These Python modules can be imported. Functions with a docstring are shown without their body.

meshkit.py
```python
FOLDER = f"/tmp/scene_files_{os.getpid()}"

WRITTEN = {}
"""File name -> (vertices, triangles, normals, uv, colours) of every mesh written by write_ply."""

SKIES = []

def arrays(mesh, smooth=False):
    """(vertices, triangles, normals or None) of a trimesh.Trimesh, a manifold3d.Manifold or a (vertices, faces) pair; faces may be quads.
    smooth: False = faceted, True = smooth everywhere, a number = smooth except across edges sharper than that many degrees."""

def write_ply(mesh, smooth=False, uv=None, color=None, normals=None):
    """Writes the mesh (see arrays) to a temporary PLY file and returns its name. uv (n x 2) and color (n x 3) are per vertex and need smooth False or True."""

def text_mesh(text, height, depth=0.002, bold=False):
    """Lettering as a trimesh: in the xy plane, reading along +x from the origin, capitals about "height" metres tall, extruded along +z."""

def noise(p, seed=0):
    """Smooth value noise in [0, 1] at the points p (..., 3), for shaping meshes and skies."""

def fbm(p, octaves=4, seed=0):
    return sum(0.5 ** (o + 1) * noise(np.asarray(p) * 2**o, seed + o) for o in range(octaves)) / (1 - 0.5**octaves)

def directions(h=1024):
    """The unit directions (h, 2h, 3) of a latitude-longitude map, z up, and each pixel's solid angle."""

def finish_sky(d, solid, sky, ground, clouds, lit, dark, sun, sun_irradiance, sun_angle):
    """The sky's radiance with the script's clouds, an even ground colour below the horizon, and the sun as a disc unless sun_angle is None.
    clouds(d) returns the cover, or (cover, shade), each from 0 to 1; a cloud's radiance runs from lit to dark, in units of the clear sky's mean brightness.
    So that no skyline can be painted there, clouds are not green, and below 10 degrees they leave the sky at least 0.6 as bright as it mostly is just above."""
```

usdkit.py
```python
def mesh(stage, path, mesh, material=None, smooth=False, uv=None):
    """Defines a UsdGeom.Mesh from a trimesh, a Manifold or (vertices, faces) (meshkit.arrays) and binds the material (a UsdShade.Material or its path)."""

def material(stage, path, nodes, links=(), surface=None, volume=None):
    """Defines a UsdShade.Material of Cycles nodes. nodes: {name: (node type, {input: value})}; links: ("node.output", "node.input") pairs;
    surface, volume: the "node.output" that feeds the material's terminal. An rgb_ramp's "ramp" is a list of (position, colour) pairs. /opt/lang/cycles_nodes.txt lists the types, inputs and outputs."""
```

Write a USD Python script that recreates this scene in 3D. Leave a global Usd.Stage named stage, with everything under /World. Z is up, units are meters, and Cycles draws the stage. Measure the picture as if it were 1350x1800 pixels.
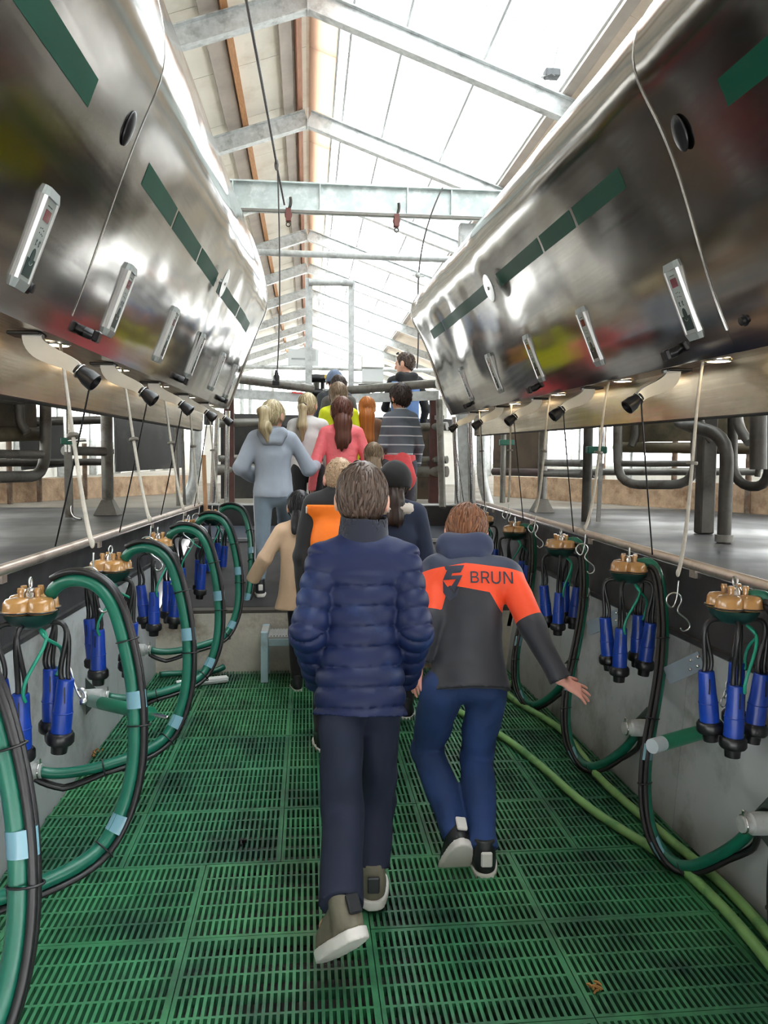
import math, random
import numpy as np, trimesh
from scipy.interpolate import CubicSpline
from scipy.spatial.transform import Rotation
from shapely.geometry import Polygon, box as sbox
from shapely.ops import unary_union
import usdkit, meshkit
from pxr import Usd, UsdGeom, UsdLux, UsdShade, Sdf, Gf, Vt

rnd = random.Random(7)
rng = np.random.default_rng(7)
stage = Usd.Stage.CreateInMemory()
UsdGeom.SetStageUpAxis(stage, 'Z'); UsdGeom.SetStageMetersPerUnit(stage, 1.0)
UsdGeom.Xform.Define(stage, '/World'); UsdGeom.Scope.Define(stage, '/World/Looks')
V = np.array

# ------------------------------------------------------------ camera (26 mm phone lens), sky, exposure
EXPOSURE = 0.05
SKY = 4.2
cam = UsdGeom.Camera.Define(stage, '/World/camera')
yaw, pitch, roll = math.radians(5.731), math.radians(3.764), math.radians(0.5)
fw = V([math.sin(yaw) * math.cos(pitch), math.cos(yaw) * math.cos(pitch), -math.sin(pitch)])
r0 = V([math.cos(yaw), -math.sin(yaw), 0.0]); u0 = np.cross(r0, fw)
rt = r0 * math.cos(roll) + u0 * math.sin(roll); up = -r0 * math.sin(roll) + u0 * math.cos(roll)
cam.AddTransformOp().Set(Gf.Matrix4d(*rt, 0, *up, 0, *(-fw), 0, 0, 0, 1.5, 1))
cam.CreateHorizontalApertureAttr(36.0); cam.CreateVerticalApertureAttr(48.0); cam.CreateFocalLengthAttr(36.0)
cam.CreateClippingRangeAttr(Gf.Vec2f(0.05, 500)); cam.CreateExposureAttr(EXPOSURE)
sky = UsdLux.DomeLight.Define(stage, '/World/sky')          # even white overcast
sky.CreateIntensityAttr(SKY); sky.CreateColorAttr(Gf.Vec3f(0.97, 0.99, 1.0))

# ------------------------------------------------------------ materials
def lin(c):
    if isinstance(c, str): c = [int(c[i:i + 2], 16) for i in (1, 3, 5)]
    c = V(c, float) / 255.0
    return tuple(np.where(c < 0.04045, c / 12.92, ((c + 0.055) / 1.055) ** 2.4))
MATS = {}
def mat(name, color, rough=0.5, metal=0.0, var=0.0, vscale=6.0, dirt=None, dirt_scale=3.0, dirt_amt=0.5, bump=0.0, bscale=60.0, bdist=0.01, stretch=None, spec=0.5, coat=0.0, sheen=0.0, rvar=0.0, emit=None, trans=0.0, sss=0.0, thin=0.0):
    """One procedural look: a base colour with noise variation, optional patches of dirt and fine relief."""
    if name in MATS: return MATS[name]
    n, l = {}, []
    c = V(lin(color))
    n['p'] = ('principled_bsdf', dict(base_color=tuple(c), roughness=rough, metallic=metal, specular_ior_level=spec, coat_weight=coat, sheen_weight=sheen, transmission_weight=trans, subsurface_weight=sss))
    if emit: n['p'][1].update(emission_color=tuple(lin(emit[0])), emission_strength=emit[1])
    n['g'] = ('geometry', {})
    pos = 'g.position'
    if stretch:
        n['m'] = ('mapping', dict(scale=stretch)); l.append(('g.position', 'm.vector')); pos = 'm.vector'
    col = None
    if var or dirt:
        n['n1'] = ('noise_texture', dict(scale=vscale, detail=5.0, roughness=0.6)); l.append((pos, 'n1.vector'))
        n['r1'] = ('rgb_ramp', dict(ramp=[(0.3, tuple(c * (1 - var))), (0.7, tuple(np.minimum(c * (1 + var), 1)))])); l.append(('n1.fac', 'r1.fac'))
        col = 'r1.color'
    if dirt:
        n['n2'] = ('noise_texture', dict(scale=dirt_scale, detail=7.0, roughness=0.68)); l.append((pos, 'n2.vector'))
        a = 0.62 - 0.28 * dirt_amt
        n['r2'] = ('rgb_ramp', dict(ramp=[(a, (0, 0, 0)), (a + 0.2, (1, 1, 1))])); l.append(('n2.fac', 'r2.fac'))
        n['mx'] = ('mix', dict(color2=lin(dirt))); l += [('r2.color', 'mx.fac'), (col, 'mx.color1')]
        col = 'mx.color'
    if col: l.append((col, 'p.base_color'))
    if rvar:
        n['n4'] = ('noise_texture', dict(scale=vscale * 0.7, detail=4.0)); l.append((pos, 'n4.vector'))
        n['mr'] = ('map_range', dict(from_min=0.3, from_max=0.7, to_min=max(rough - rvar, 0.03), to_max=min(rough + rvar, 1))); l += [('n4.fac', 'mr.value'), ('mr.result', 'p.roughness')]
    if bump:
        n['n3'] = ('noise_texture', dict(scale=bscale, detail=4.0)); l.append((pos, 'n3.vector'))
        n['b'] = ('bump', dict(strength=bump, distance=bdist)); l += [('n3.fac', 'b.height'), ('b.normal', 'p.normal')]
    MATS[name] = usdkit.material(stage, '/World/Looks/' + name, n, l, surface='p.BSDF')
    return MATS[name]

def sheet_mat(name, color, trans=0.5, glow=0.8):
    """Translucent roof sheet: part of the daylight passes straight, part is scattered."""
    c = V(lin(color))
    MATS[name] = usdkit.material(stage, '/World/Looks/' + name, {
        't': ('transparent_bsdf', dict(color=tuple(c))), 's': ('translucent_bsdf', dict(color=tuple(c * glow))), 'd': ('diffuse_bsdf', dict(color=tuple(c * 0.8))),
        'a': ('mix_closure', dict(fac=0.3)), 'b': ('mix_closure', dict(fac=trans))},
        [('s.BSDF', 'a.closure1'), ('d.BSDF', 'a.closure2'), ('a.closure', 'b.closure1'), ('t.BSDF', 'b.closure2')], surface='b.closure')
    return MATS[name]

def strand_mat(name, dark, light, rough=0.42, freq=55.0):
    """Hair: streaks that run along the locks, from the mesh's own (around, along) coordinates."""
    MATS[name] = usdkit.material(stage, '/World/Looks/' + name, {
        'a': ('attribute', dict(attribute='rest')), 'm': ('mapping', dict(scale=(freq, freq, 2.6))),
        'n': ('noise_texture', dict(scale=1.0, detail=4.0, roughness=0.65)), 'r': ('rgb_ramp', dict(ramp=[(0.3, lin(dark)), (0.72, lin(light))])),
        'b': ('bump', dict(strength=0.6, distance=0.006)),
        'p': ('principled_bsdf', dict(roughness=rough, specular_ior_level=0.35))},
        [('a.vector', 'm.vector'), ('m.vector', 'n.vector'), ('n.fac', 'r.fac'), ('r.color', 'p.base_color'), ('n.fac', 'b.height'), ('b.normal', 'p.normal')], surface='p.BSDF')
    return MATS[name]

def steel_mat(name, color, rough, warp=0.0, wscale=2.0, brush=(60, 1.2, 60)):
    """Brushed stainless sheet: metal with fine grain along the sheet and soft buckles."""
    c = V(lin(color))
    n = {'g': ('geometry', {}), 'm': ('mapping', dict(scale=brush)), 'n': ('noise_texture', dict(scale=1.0, detail=3.0)),
         'mr': ('map_range', dict(from_min=0.3, from_max=0.7, to_min=rough - 0.012, to_max=rough + 0.018)),
         'n2': ('noise_texture', dict(scale=7.0, detail=6.0, roughness=0.7)), 'r2': ('rgb_ramp', dict(ramp=[(0.35, tuple(c * 0.88)), (0.6, tuple(c))])),
         'nw': ('noise_texture', dict(scale=wscale, detail=1.0, roughness=0.4)), 'b': ('bump', dict(strength=min(warp, 1), distance=0.05)),
         'p': ('principled_bsdf', dict(metallic=1.0, roughness=rough))}
    l = [('g.position', 'm.vector'), ('m.vector', 'n.vector'), ('n.fac', 'mr.value'), ('mr.result', 'p.roughness'), ('g.position', 'n2.vector'), ('n2.fac', 'r2.fac'), ('r2.color', 'p.base_color')]
    if warp: l += [('g.position', 'nw.vector'), ('nw.fac', 'b.height'), ('b.normal', 'p.normal')]
    MATS[name] = usdkit.material(stage, '/World/Looks/' + name, n, l, surface='p.BSDF')
    return MATS[name]

# ------------------------------------------------------------ meshes
def cat(ms):
    vs, fs, k = [], [], 0
    for v, f in ms:
        vs.append(v); fs.append(V(f, int) + k); k += len(v)
    return np.vstack(vs), np.vstack(fs)
def tri(q):
    q = V(q, int); return np.vstack([q[:, [0, 1, 2]], q[:, [0, 2, 3]]])
def tm(m): return V(m.vertices), V(m.faces)
def move(m, t): return m[0] + V(t, float), m[1]
def rot(m, axis, deg, about=(0, 0, 0)):
    R = Rotation.from_rotvec(V(axis, float) / np.linalg.norm(axis) * math.radians(deg)).as_matrix()
    return (m[0] - V(about)) @ R.T + V(about), m[1]
def frame(m, o, x, y, z):
    return V(o) + m[0] @ np.vstack([x, y, z]), m[1]
def box(size, c=(0, 0, 0), bev=0.0):
    s = V(size, float) / 2
    if bev <= 0:
        v = V([[x, y, z] for x in (-1, 1) for y in (-1, 1) for z in (-1, 1)]) * s
        f = tri([[0, 1, 3, 2], [4, 6, 7, 5], [0, 4, 5, 1], [2, 3, 7, 6], [0, 2, 6, 4], [1, 5, 7, 3]])
        return v + V(c), f
    pts = [[sx * (s[0] - bx), sy * (s[1] - by), sz * (s[2] - bz)] for sx in (-1, 1) for sy in (-1, 1) for sz in (-1, 1) for bx, by, bz in ((0, bev, bev), (bev, 0, bev), (bev, bev, 0))]
    h = trimesh.convex.convex_hull(V(pts))
    return V(h.vertices) + V(c), V(h.faces)
def bar(a, b, w, h, upv=(0, 0, 1), bev=0.0):
    """A rectangular bar from a to b, w wide, h tall along upv."""
    a, b = V(a, float), V(b, float); y = (b - a); L = np.linalg.norm(y); y /= L
    x = np.cross(y, V(upv, float)); x /= np.linalg.norm(x); z = np.cross(x, y)
    return frame(box((w, L, h), bev=bev), (a + b) / 2, x, y, z)
def spline(pts, n=40):
    p = V(pts, float)
    if len(p) < 3: return p
    d = np.r_[0, np.cumsum(np.maximum(np.linalg.norm(np.diff(p, axis=0), axis=1), 1e-6) ** 0.7)]
    return CubicSpline(d, p)(np.linspace(0, d[-1], n))
def tube(pts, r, sides=10, closed=False, capped=True):
    p = V(pts, float); n = len(p)
    t = (np.roll(p, -1, 0) - np.roll(p, 1, 0)) if closed else np.gradient(p, axis=0)
    t /= np.linalg.norm(t, axis=1, keepdims=True) + 1e-12
    a = np.cross(t[0], [0, 0, 1.0] if abs(t[0][2]) < 0.9 else [1.0, 0, 0]); a /= np.linalg.norm(a)
    A = [a]
    for i in range(1, n):
        a = A[-1] - t[i] * (A[-1] @ t[i]); A.append(a / (np.linalg.norm(a) + 1e-12))
    A = V(A); Bn = np.cross(t, A); g = np.arange(sides) * 2 * np.pi / sides
    rr = np.broadcast_to(V(r, float), (n,))
    v = p[:, None] + rr[:, None, None] * (np.cos(g)[None, :, None] * A[:, None] + np.sin(g)[None, :, None] * Bn[:, None])
    k = n if closed else n - 1
    i, j = np.meshgrid(np.arange(k), np.arange(sides), indexing='ij'); i2 = (i + 1) % n; j2 = (j + 1) % sides
    f = tri(np.stack([i * sides + j, i * sides + j2, i2 * sides + j2, i2 * sides + j], -1).reshape(-1, 4))
    v = v.reshape(-1, 3)
    if not closed and capped:
        m = len(v); v = np.vstack([v, p[0], p[-1]]); j = np.arange(sides); j2 = (j + 1) % sides
        f = np.vstack([f, np.stack([np.full(sides, m), j2, j], 1), np.stack([np.full(sides, m + 1), (n - 1) * sides + j, (n - 1) * sides + j2], 1)])
    return v, f
def pipe(a, b, r, sides=14): return tube([a, b], r, sides)
def lathe(prof, sides=20, o=(0, 0, 0), ax=(0, 0, 1)):
    """prof: (radius, height) pairs from one end to the other; closed on the axis."""
    pr = V(prof, float); n = len(pr); g = np.arange(sides) * 2 * np.pi / sides
    v = np.stack([pr[:, None, 0] * np.cos(g), pr[:, None, 0] * np.sin(g), np.broadcast_to(pr[:, None, 1], (n, sides))], -1).reshape(-1, 3)
    i, j = np.meshgrid(np.arange(n - 1), np.arange(sides), indexing='ij'); j2 = (j + 1) % sides
    f = tri(np.stack([i * sides + j, i * sides + j2, (i + 1) * sides + j2, (i + 1) * sides + j], -1).reshape(-1, 4))
    m = len(v); v = np.vstack([v, [0, 0, pr[0, 1]], [0, 0, pr[-1, 1]]]); j = np.arange(sides); j2 = (j + 1) % sides
    f = np.vstack([f, np.stack([np.full(sides, m), j2, j], 1), np.stack([np.full(sides, m + 1), (n - 1) * sides + j, (n - 1) * sides + j2], 1)])
    z = V(ax, float) / np.linalg.norm(ax); x = np.cross([0, 1.0, 0] if abs(z[1]) < 0.9 else [1.0, 0, 0], z); x /= np.linalg.norm(x)
    return frame((v, f), o, x, np.cross(z, x), z)
def ring(c, R, r, ax=(0, 0, 1), n=24, sides=6, squash=1.0):
    z = V(ax, float) / np.linalg.norm(ax); x = np.cross([0, 1.0, 0] if abs(z[1]) < 0.9 else [1.0, 0, 0], z); x /= np.linalg.norm(x); y = np.cross(z, x)
    g = np.arange(n) * 2 * np.pi / n
    return tube(V(c) + R * (np.cos(g)[:, None] * x + squash * np.sin(g)[:, None] * y), r, sides, closed=True)
def extrude(poly, h): return tm(trimesh.creation.extrude_polygon(poly, h, engine='earcut'))
def ball(c, r, sub=2):
    m = trimesh.creation.icosphere(sub, 1.0); return V(m.vertices) * V(r) + V(c), V(m.faces)
def bend(pts, rad, n=6):
    """Polyline with its corners rounded to the radius rad."""
    p = [V(q, float) for q in pts]; out = [p[0]]
    for a, b, c in zip(p[:-2], p[1:-1], p[2:]):
        u, w = (a - b), (c - b); lu, lw = np.linalg.norm(u), np.linalg.norm(w); r = min(rad, lu * 0.49, lw * 0.49)
        s, e = b + u / lu * r, b + w / lw * r
        for t in np.linspace(0, 1, n): out.append((1 - t) ** 2 * s + 2 * t * (1 - t) * b + t * t * e)
    return V(out + [p[-1]])

# ------------------------------------------------------------ naming
USED = {}
def numbered(parent, name):
    k = USED.get((parent, name), 0); USED[(parent, name)] = k + 1
    return parent + '/' + (name if k == 0 else '%s_%03d' % (name, k))
def tag(prim, label=None, category=None, group=None, kind=None):
    for k, x in (('label', label), ('category', category), ('group', group), ('kind', kind)):
        if x: prim.SetCustomDataByKey(k, x)
def mesh(path, m, material, smooth=False, rest=None):
    g = usdkit.mesh(stage, path, (m[0], m[1]), material, smooth=smooth)
    if rest is not None:
        UsdGeom.PrimvarsAPI(g).CreatePrimvar('rest', Sdf.ValueTypeNames.Float3Array, 'vertex').Set(Vt.Vec3fArray.FromNumpy(V(rest, np.float32)))
    return g
def thing(name, label, category, loc=(0, 0, 0), rotz=0.0, group=None, kind=None):
    p = numbered('/World', name); x = UsdGeom.Xform.Define(stage, p)
    x.AddTranslateOp().Set(Gf.Vec3d(*map(float, loc)))
    if rotz: x.AddRotateZOp().Set(float(rotz))
    tag(x.GetPrim(), label, category, group, kind)
    return p
def part(parent, name, m, material, smooth=False, label=None, kind=None, rest=None):
    p = numbered(parent, name); g = mesh(p, m, material, smooth, rest); tag(g.GetPrim(), label, None, None, kind); return p
def one(name, label, category, m, material, smooth=False, group=None, kind=None):
    p = numbered('/World', name); g = mesh(p, m, material, smooth); tag(g.GetPrim(), label, category, group, kind); return p
def copy(src, label, loc, rotz=0.0, group=None, scale=None):
    was = stage.GetPrimAtPath(src).GetCustomData(); name = src.rsplit('/', 1)[1].rstrip('0123456789').rstrip('_')
    p = numbered('/World', name); x = UsdGeom.Xform.Define(stage, p)
    x.GetPrim().GetReferences().AddInternalReference(src); x.GetPrim().SetInstanceable(True)
    x.ClearXformOpOrder()
    x.AddTranslateOp(opSuffix='c').Set(Gf.Vec3d(*map(float, loc)))
    if rotz: x.AddRotateZOp(opSuffix='c').Set(float(rotz))
    if scale is not None: x.AddScaleOp(opSuffix='c').Set(Gf.Vec3f(*map(float, scale)))
    tag(x.GetPrim(), label, was.get('category'), group or was.get('group'))
    return p
ORD = ['first', 'second', 'third', 'fourth', 'fifth', 'sixth', 'seventh', 'eighth']
# ============================================================ THE SETTING
m_grate = [mat('grating_green_%d' % i, c, rough=0.38, var=0.28, vscale=5, dirt=(26, 58, 50), dirt_scale=2.3, dirt_amt=0.55, bump=0.15, bscale=220, bdist=0.002, rvar=0.1) for i, c in enumerate(['#357850', '#31724f', '#3b7c52'])]
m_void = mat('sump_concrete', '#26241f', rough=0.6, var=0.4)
m_greywall = mat('pit_wall_sheet', '#a6aaab', rough=0.5, var=0.08, vscale=2.5, dirt='#6c6a62', dirt_scale=1.7, dirt_amt=0.35, bump=0.05, bscale=30)
m_black = mat('black_rubber', '#2a2a2c', rough=0.55, var=0.25, vscale=9, bump=0.25, bscale=140, bdist=0.003, rvar=0.1)
m_deck = mat('rubber_deck', '#38383b', rough=0.5, var=0.2, vscale=2, dirt='#55524e', dirt_scale=1.2, dirt_amt=0.5, bump=0.2, bscale=90, bdist=0.003, rvar=0.15)
m_barnfloor = mat('barn_concrete', '#8d877d', rough=0.75, var=0.2, vscale=3, dirt='#6d6356', dirt_scale=1.5, dirt_amt=0.5, bump=0.2, bscale=60)
m_step = mat('stained_concrete', '#c0b9ac', rough=0.7, var=0.16, vscale=5, dirt='#6d5842', dirt_scale=2.6, dirt_amt=0.5, bump=0.3, bscale=45)
m_lowwall = mat('brown_low_wall', '#b79c80', rough=0.85, var=0.22, vscale=9, dirt='#82624a', dirt_scale=5, dirt_amt=0.45, bump=0.5, bscale=50)
m_white = mat('white_wall', '#dedbd3', rough=0.7, var=0.05, dirt='#b5ada0', dirt_scale=1.0, dirt_amt=0.3)
m_roof = mat('roof_board', '#d8d2c5', rough=0.75, var=0.05, vscale=1.5, dirt='#c3b9a8', dirt_scale=1.1, dirt_amt=0.35)
m_roofr = mat('roof_board_beige', '#d6c8b6', rough=0.75, var=0.05, vscale=1.5, dirt='#bfae9b', dirt_scale=1.1, dirt_amt=0.4)
m_timber = mat('purlin_timber', '#a5764c', rough=0.65, var=0.3, vscale=10, stretch=(12, 0.8, 12), bump=0.2)
m_batten = mat('grey_batten', '#a59b91', rough=0.7, var=0.12, vscale=3)
m_galv = mat('galvanised', '#c2c5c4', rough=0.45, metal=0.35, var=0.16, vscale=14, dirt='#8d8f8c', dirt_scale=5, dirt_amt=0.4, rvar=0.12)
m_glaze = sheet_mat('rooflight_sheet', '#f4f7f8', trans=0.42)
m_bar = mat('glazing_bar', '#b9bcbc', rough=0.5)
m_curtain = sheet_mat('curtain_sheet', '#f4f5f4', trans=0.45)

XLb = lambda Y: -1.125 + 0.012 * Y
XLr = lambda Y: -1.232 + 0.0334 * Y
XRb = lambda Y: 1.560 - 0.020 * Y
XRr = lambda Y: 1.542 + 0.012 * Y
ZRr = lambda Y: 1.063 + 0.0083 * Y
ZLr = lambda Y: 1.085
YE = 5.46      # end of the pit
YC = 7.35      # corner where the decks meet the barn floor

# ---- pit floor: staggered slotted panels
floor = thing('floor', None, None, kind='structure')
pit = Polygon([(XLb(0.8) + 0.002, 0.8), (XRb(0.8) - 0.002, 0.8), (XRb(YE) - 0.002, YE - 0.002), (XLb(YE) + 0.002, YE - 0.002)])
PW, PD = 0.575, 0.445
def panel_poly():
    holes = []
    for i in range(27):
        for j in range(5):
            x = 0.014 + i * 0.0204; y = 0.0125 + j * 0.0850
            holes.append(sbox(x, y, x + 0.0108, y + 0.0755))
    return sbox(0.0015, 0.0015, PW - 0.0015, PD - 0.0015), holes
outline, holes = panel_poly()
whole = Polygon(outline.exterior.coords, [list(h.exterior.coords) for h in holes])
whole_mesh = extrude(whole, 0.03)
from shapely import affinity
for j in range(-4, 6):
    y0 = 2.81 + PD * j
    x0 = (-0.095 if j >= 0 else 0.205) - 3 * PW
    for i in range(7):
        p = affinity.translate(whole, x0 + i * PW, y0)
        if not p.intersects(pit): continue
        if pit.contains(affinity.translate(outline, x0 + i * PW, y0)):
            m = move(whole_mesh, (x0 + i * PW, y0, -0.03))
        else:
            q = p.intersection(pit)
            q = max(getattr(q, 'geoms', [q]), key=lambda a: a.area)
            if q.area < 0.002: continue
            m = move(extrude(q, 0.03), (0, 0, -0.03))
        part(floor, 'grating_panel', move(m, (0, 0, rnd.uniform(-0.0012, 0.0012))), m_grate[rnd.randrange(3)])
# beams below the panels, and the sump
for j in range(-4, 7):
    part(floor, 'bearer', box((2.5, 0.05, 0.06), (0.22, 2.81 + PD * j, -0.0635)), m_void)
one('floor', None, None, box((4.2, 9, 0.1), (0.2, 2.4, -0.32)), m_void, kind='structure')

def strip(f0, f1, ys, thick=0.04, side=1):
    """A wall strip between two lines given as functions of Y, each returning (x, z); thickened sideways."""
    v, f = [], []
    for y in ys:
        a, b = f0(y), f1(y)
        v += [[a[0], y, a[1]], [b[0], y, b[1]], [b[0] + side * thick, y, b[1]], [a[0] + side * thick, y, a[1]]]
    n = len(ys)
    for i in range(n - 1):
        for k in range(4): f.append([4 * i + k, 4 * i + (k + 1) % 4, 4 * i + 4 + (k + 1) % 4, 4 * i + 4 + k])
    f += [[3, 2, 1, 0], [4 * n - 4, 4 * n - 3, 4 * n - 2, 4 * n - 1]]
    v = V(v); f = V(f)
    if side < 0: f = f[:, ::-1]
    return v, tri(f)
lerp = lambda a, b, t: a + (b - a) * t
# ---- pit walls: painted sheet below, black rubber above
for side, XB, XR, ZR, nm in ((-1, XLb, XLr, ZLr, 'wall_left'), (1, XRb, XRr, ZRr, 'wall_right')):
    w = thing(nm, None, None, kind='structure')
    sh = lambda y: (lerp(XB(y), XR(y), 0.72), 0.77)
    edges = [0.2, 1.45, 2.95, 4.45, YE]
    for a, b in zip(edges[:-1], edges[1:]):
        part(w, 'wall_panel', strip(lambda y: (XB(y), -0.1), sh, [a, b - 0.004], 0.03, side), m_greywall)
    part(w, 'rubber_face', strip(lambda y: (sh(y)[0] + side * 0.016, 0.772), lambda y: (XR(y) + side * 0.012, ZR(y) - 0.03), [0.2, YE], 0.03, side), m_black)
    part(w, 'rubber_face', strip(lambda y: (XB(YE) + side * 0.012, 0.30), lambda y: (XR(y) + side * 0.012, ZR(y) - 0.03), [YE + 0.002, YC], 0.03, side), m_black)
    part(w, 'capping_strip', strip(lambda y: (sh(y)[0] - side * 0.004, 0.775), lambda y: (sh(y)[0] - side * 0.004, 0.793), [0.2, YE], 0.03, side), m_black)

# ---- front of the steps, ramp and second riser
m_lip = mat('metal_lip', '#b9bbb9', rough=0.35, metal=0.8, var=0.1)
w = thing('wall_end', None, None, kind='structure')
part(w, 'step_front', box((2.66, 0.14, 0.52), (0.2, YE + 0.072, 0.155)), m_step)
part(w, 'step_edge', box((2.58, 0.12, 0.022), (0.2, YE + 0.065, 0.427)), mat('dark_edge', '#4a453e', rough=0.6, var=0.2))
ramp = thing('floor', None, None, kind='structure')
def slab(pts, th):
    v = V(pts, float); n = len(v); v = np.vstack([v, v - V([0, 0, th])])
    f = [[0, 1, 2], [0, 2, 3], [n + 2, n + 1, n], [n + 3, n + 2, n]]
    for i in range(n): j = (i + 1) % n; f += [[i, n + i, n + j], [i, n + j, j]]
    return v, V(f)
zA, zB, YB = 0.44, 0.80, 6.72
part(ramp, 'ramp_mat', slab([(XLb(YE) + 0.012, YE + 0.13, zA), (1.478, YE + 0.13, zA), (1.50, YB - 0.1, zB), (-1.0, YB, zB)], 0.05), m_black)
part(ramp, 'ramp_lip', bar((-1.0, YB + 0.02, zB + 0.012), (1.5, YB - 0.08, zB + 0.012), 0.07, 0.025), m_lip)
m_blue = mat('bluish_mat', '#474c58', rough=0.5, var=0.15, vscale=4)
part(ramp, 'landing_mat', slab([(-1.0, YB + 0.055, zB), (1.5, YB - 0.045, zB), (1.53, YC - 0.1, zB + 0.09), (-0.98, YC - 0.1, zB + 0.09)], 0.04), m_blue)
part(ramp, 'riser', box((2.52, 0.03, 0.22), (0.27, YC - 0.08, 0.975)), m_black)
part(ramp, 'riser_lip', pipe((-0.98, YC - 0.08, 1.082), (1.53, YC - 0.08, 1.082), 0.016), m_lip)

# ---- decks and barn floor
def deck(XR, side, Xo, z):
    e = [(XR(-3) + side * 0.03, -3), (XR(YC) + side * 0.03, YC)]
    return Polygon(e + [(Xo, YC), (Xo, -3)])
one('floor', None, None, move(extrude(deck(XLr, -1, -6.2, 1.05), 0.08), (0, 0, 0.97)), m_deck, kind='structure')
one('floor', None, None, move(extrude(deck(XRr, 1, 6.2, 1.05), 0.08), (0, 0, 0.97)), m_deck, kind='structure')
one('floor', None, None, box((12.4, 27.6, 0.1), (0, YC + 13.8, 0.998)), m_barnfloor, kind='structure')
m_rail = mat('edge_rail', '#dccdc2', rough=0.36, metal=0.8, var=0.08, vscale=20, dirt='#a08f82', dirt_scale=6, dirt_amt=0.25)
def side_rail(XR, ZR, label, y1):
    p = thing('edge_rail', label, 'rail')
    part(p, 'pipe', pipe((XR(0.3), 0.3, ZR(0.3)), (XR(y1), y1, ZR(y1)), 0.021, 16), m_rail, smooth=40)
    for y in np.arange(0.6, y1, 1.2):
        part(p, 'clamp', box((0.02, 0.05, 0.05), (XR(y) + (0.012 if XR(y) > 0 else -0.012), y, ZR(y) - 0.03)), m_rail)
side_rail(XLr, ZLr, 'long steel edge rail along the left deck', YC - 0.02)
side_rail(XRr, ZRr, 'long steel edge rail along the right deck', YC - 0.1)

# ---- outer walls, gables
for side, nm, k0 in ((-1, 'wall_left', 1), (1, 'wall_right', 9)):
    X = side * 6.25
    w = thing(nm, None, None, kind='structure')
    part(w, 'wall_base', box((0.1, 38, 2.0 if side < 0 else 1.4), (X, 15, 1.0 if side < 0 else 0.7)), m_white)
    part(w, 'wall_head', box((0.1, 38, 1.2), (X, 15, 3.9)), m_white)
    z0 = 2.0 if side < 0 else 1.4
    for k in range(8):
        y = -4 + k * 4.75
        w2 = thing('window_%d' % (k0 + k), None, None, kind='structure')
        part(w2, 'pane', box((0.012, 4.60, 3.3 - z0), (X, y + 2.375, (z0 + 3.3) / 2)), m_curtain)
        part(w2, 'window_frame', cat([box((0.08, 0.10, 3.3 - z0), (X, y + 0.05, (z0 + 3.3) / 2)), box((0.06, 4.65, 0.05), (X, y + 2.375, z0 + 0.025)), box((0.06, 4.65, 0.05), (X, y + 2.375, 3.275))]), m_galv)
SL, ZR0 = 0.345, 6.5
zr = lambda x: ZR0 - SL * abs(x)
def gable(Y, nm):
    w = thing(nm, None, None, kind='structure')
    part(w, 'gable_sheet', move(rot(extrude(Polygon([(-6.2, 2.6), (6.2, 2.6), (6.2, zr(6.2)), (0, ZR0), (-6.2, zr(6.2))]), 0.03), (1, 0, 0), 90), (0, Y, 0)), m_curtain)
    part(w, 'gable_base', box((12.4, 0.1, 0.9), (0, Y, 1.45)), m_white)
    part(w, 'door_curtain', box((12.4, 0.02, 0.7), (0, Y, 2.25)), m_curtain)
    for x in (-4, -1.5, 1.5, 4): part(w, 'gable_post', box((0.12, 0.1, zr(x) - 1.0), (x, Y - 0.08, (zr(x) + 1.0) / 2 - 0.05)), m_galv)
gable(34.0, 'wall_back')
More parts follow.
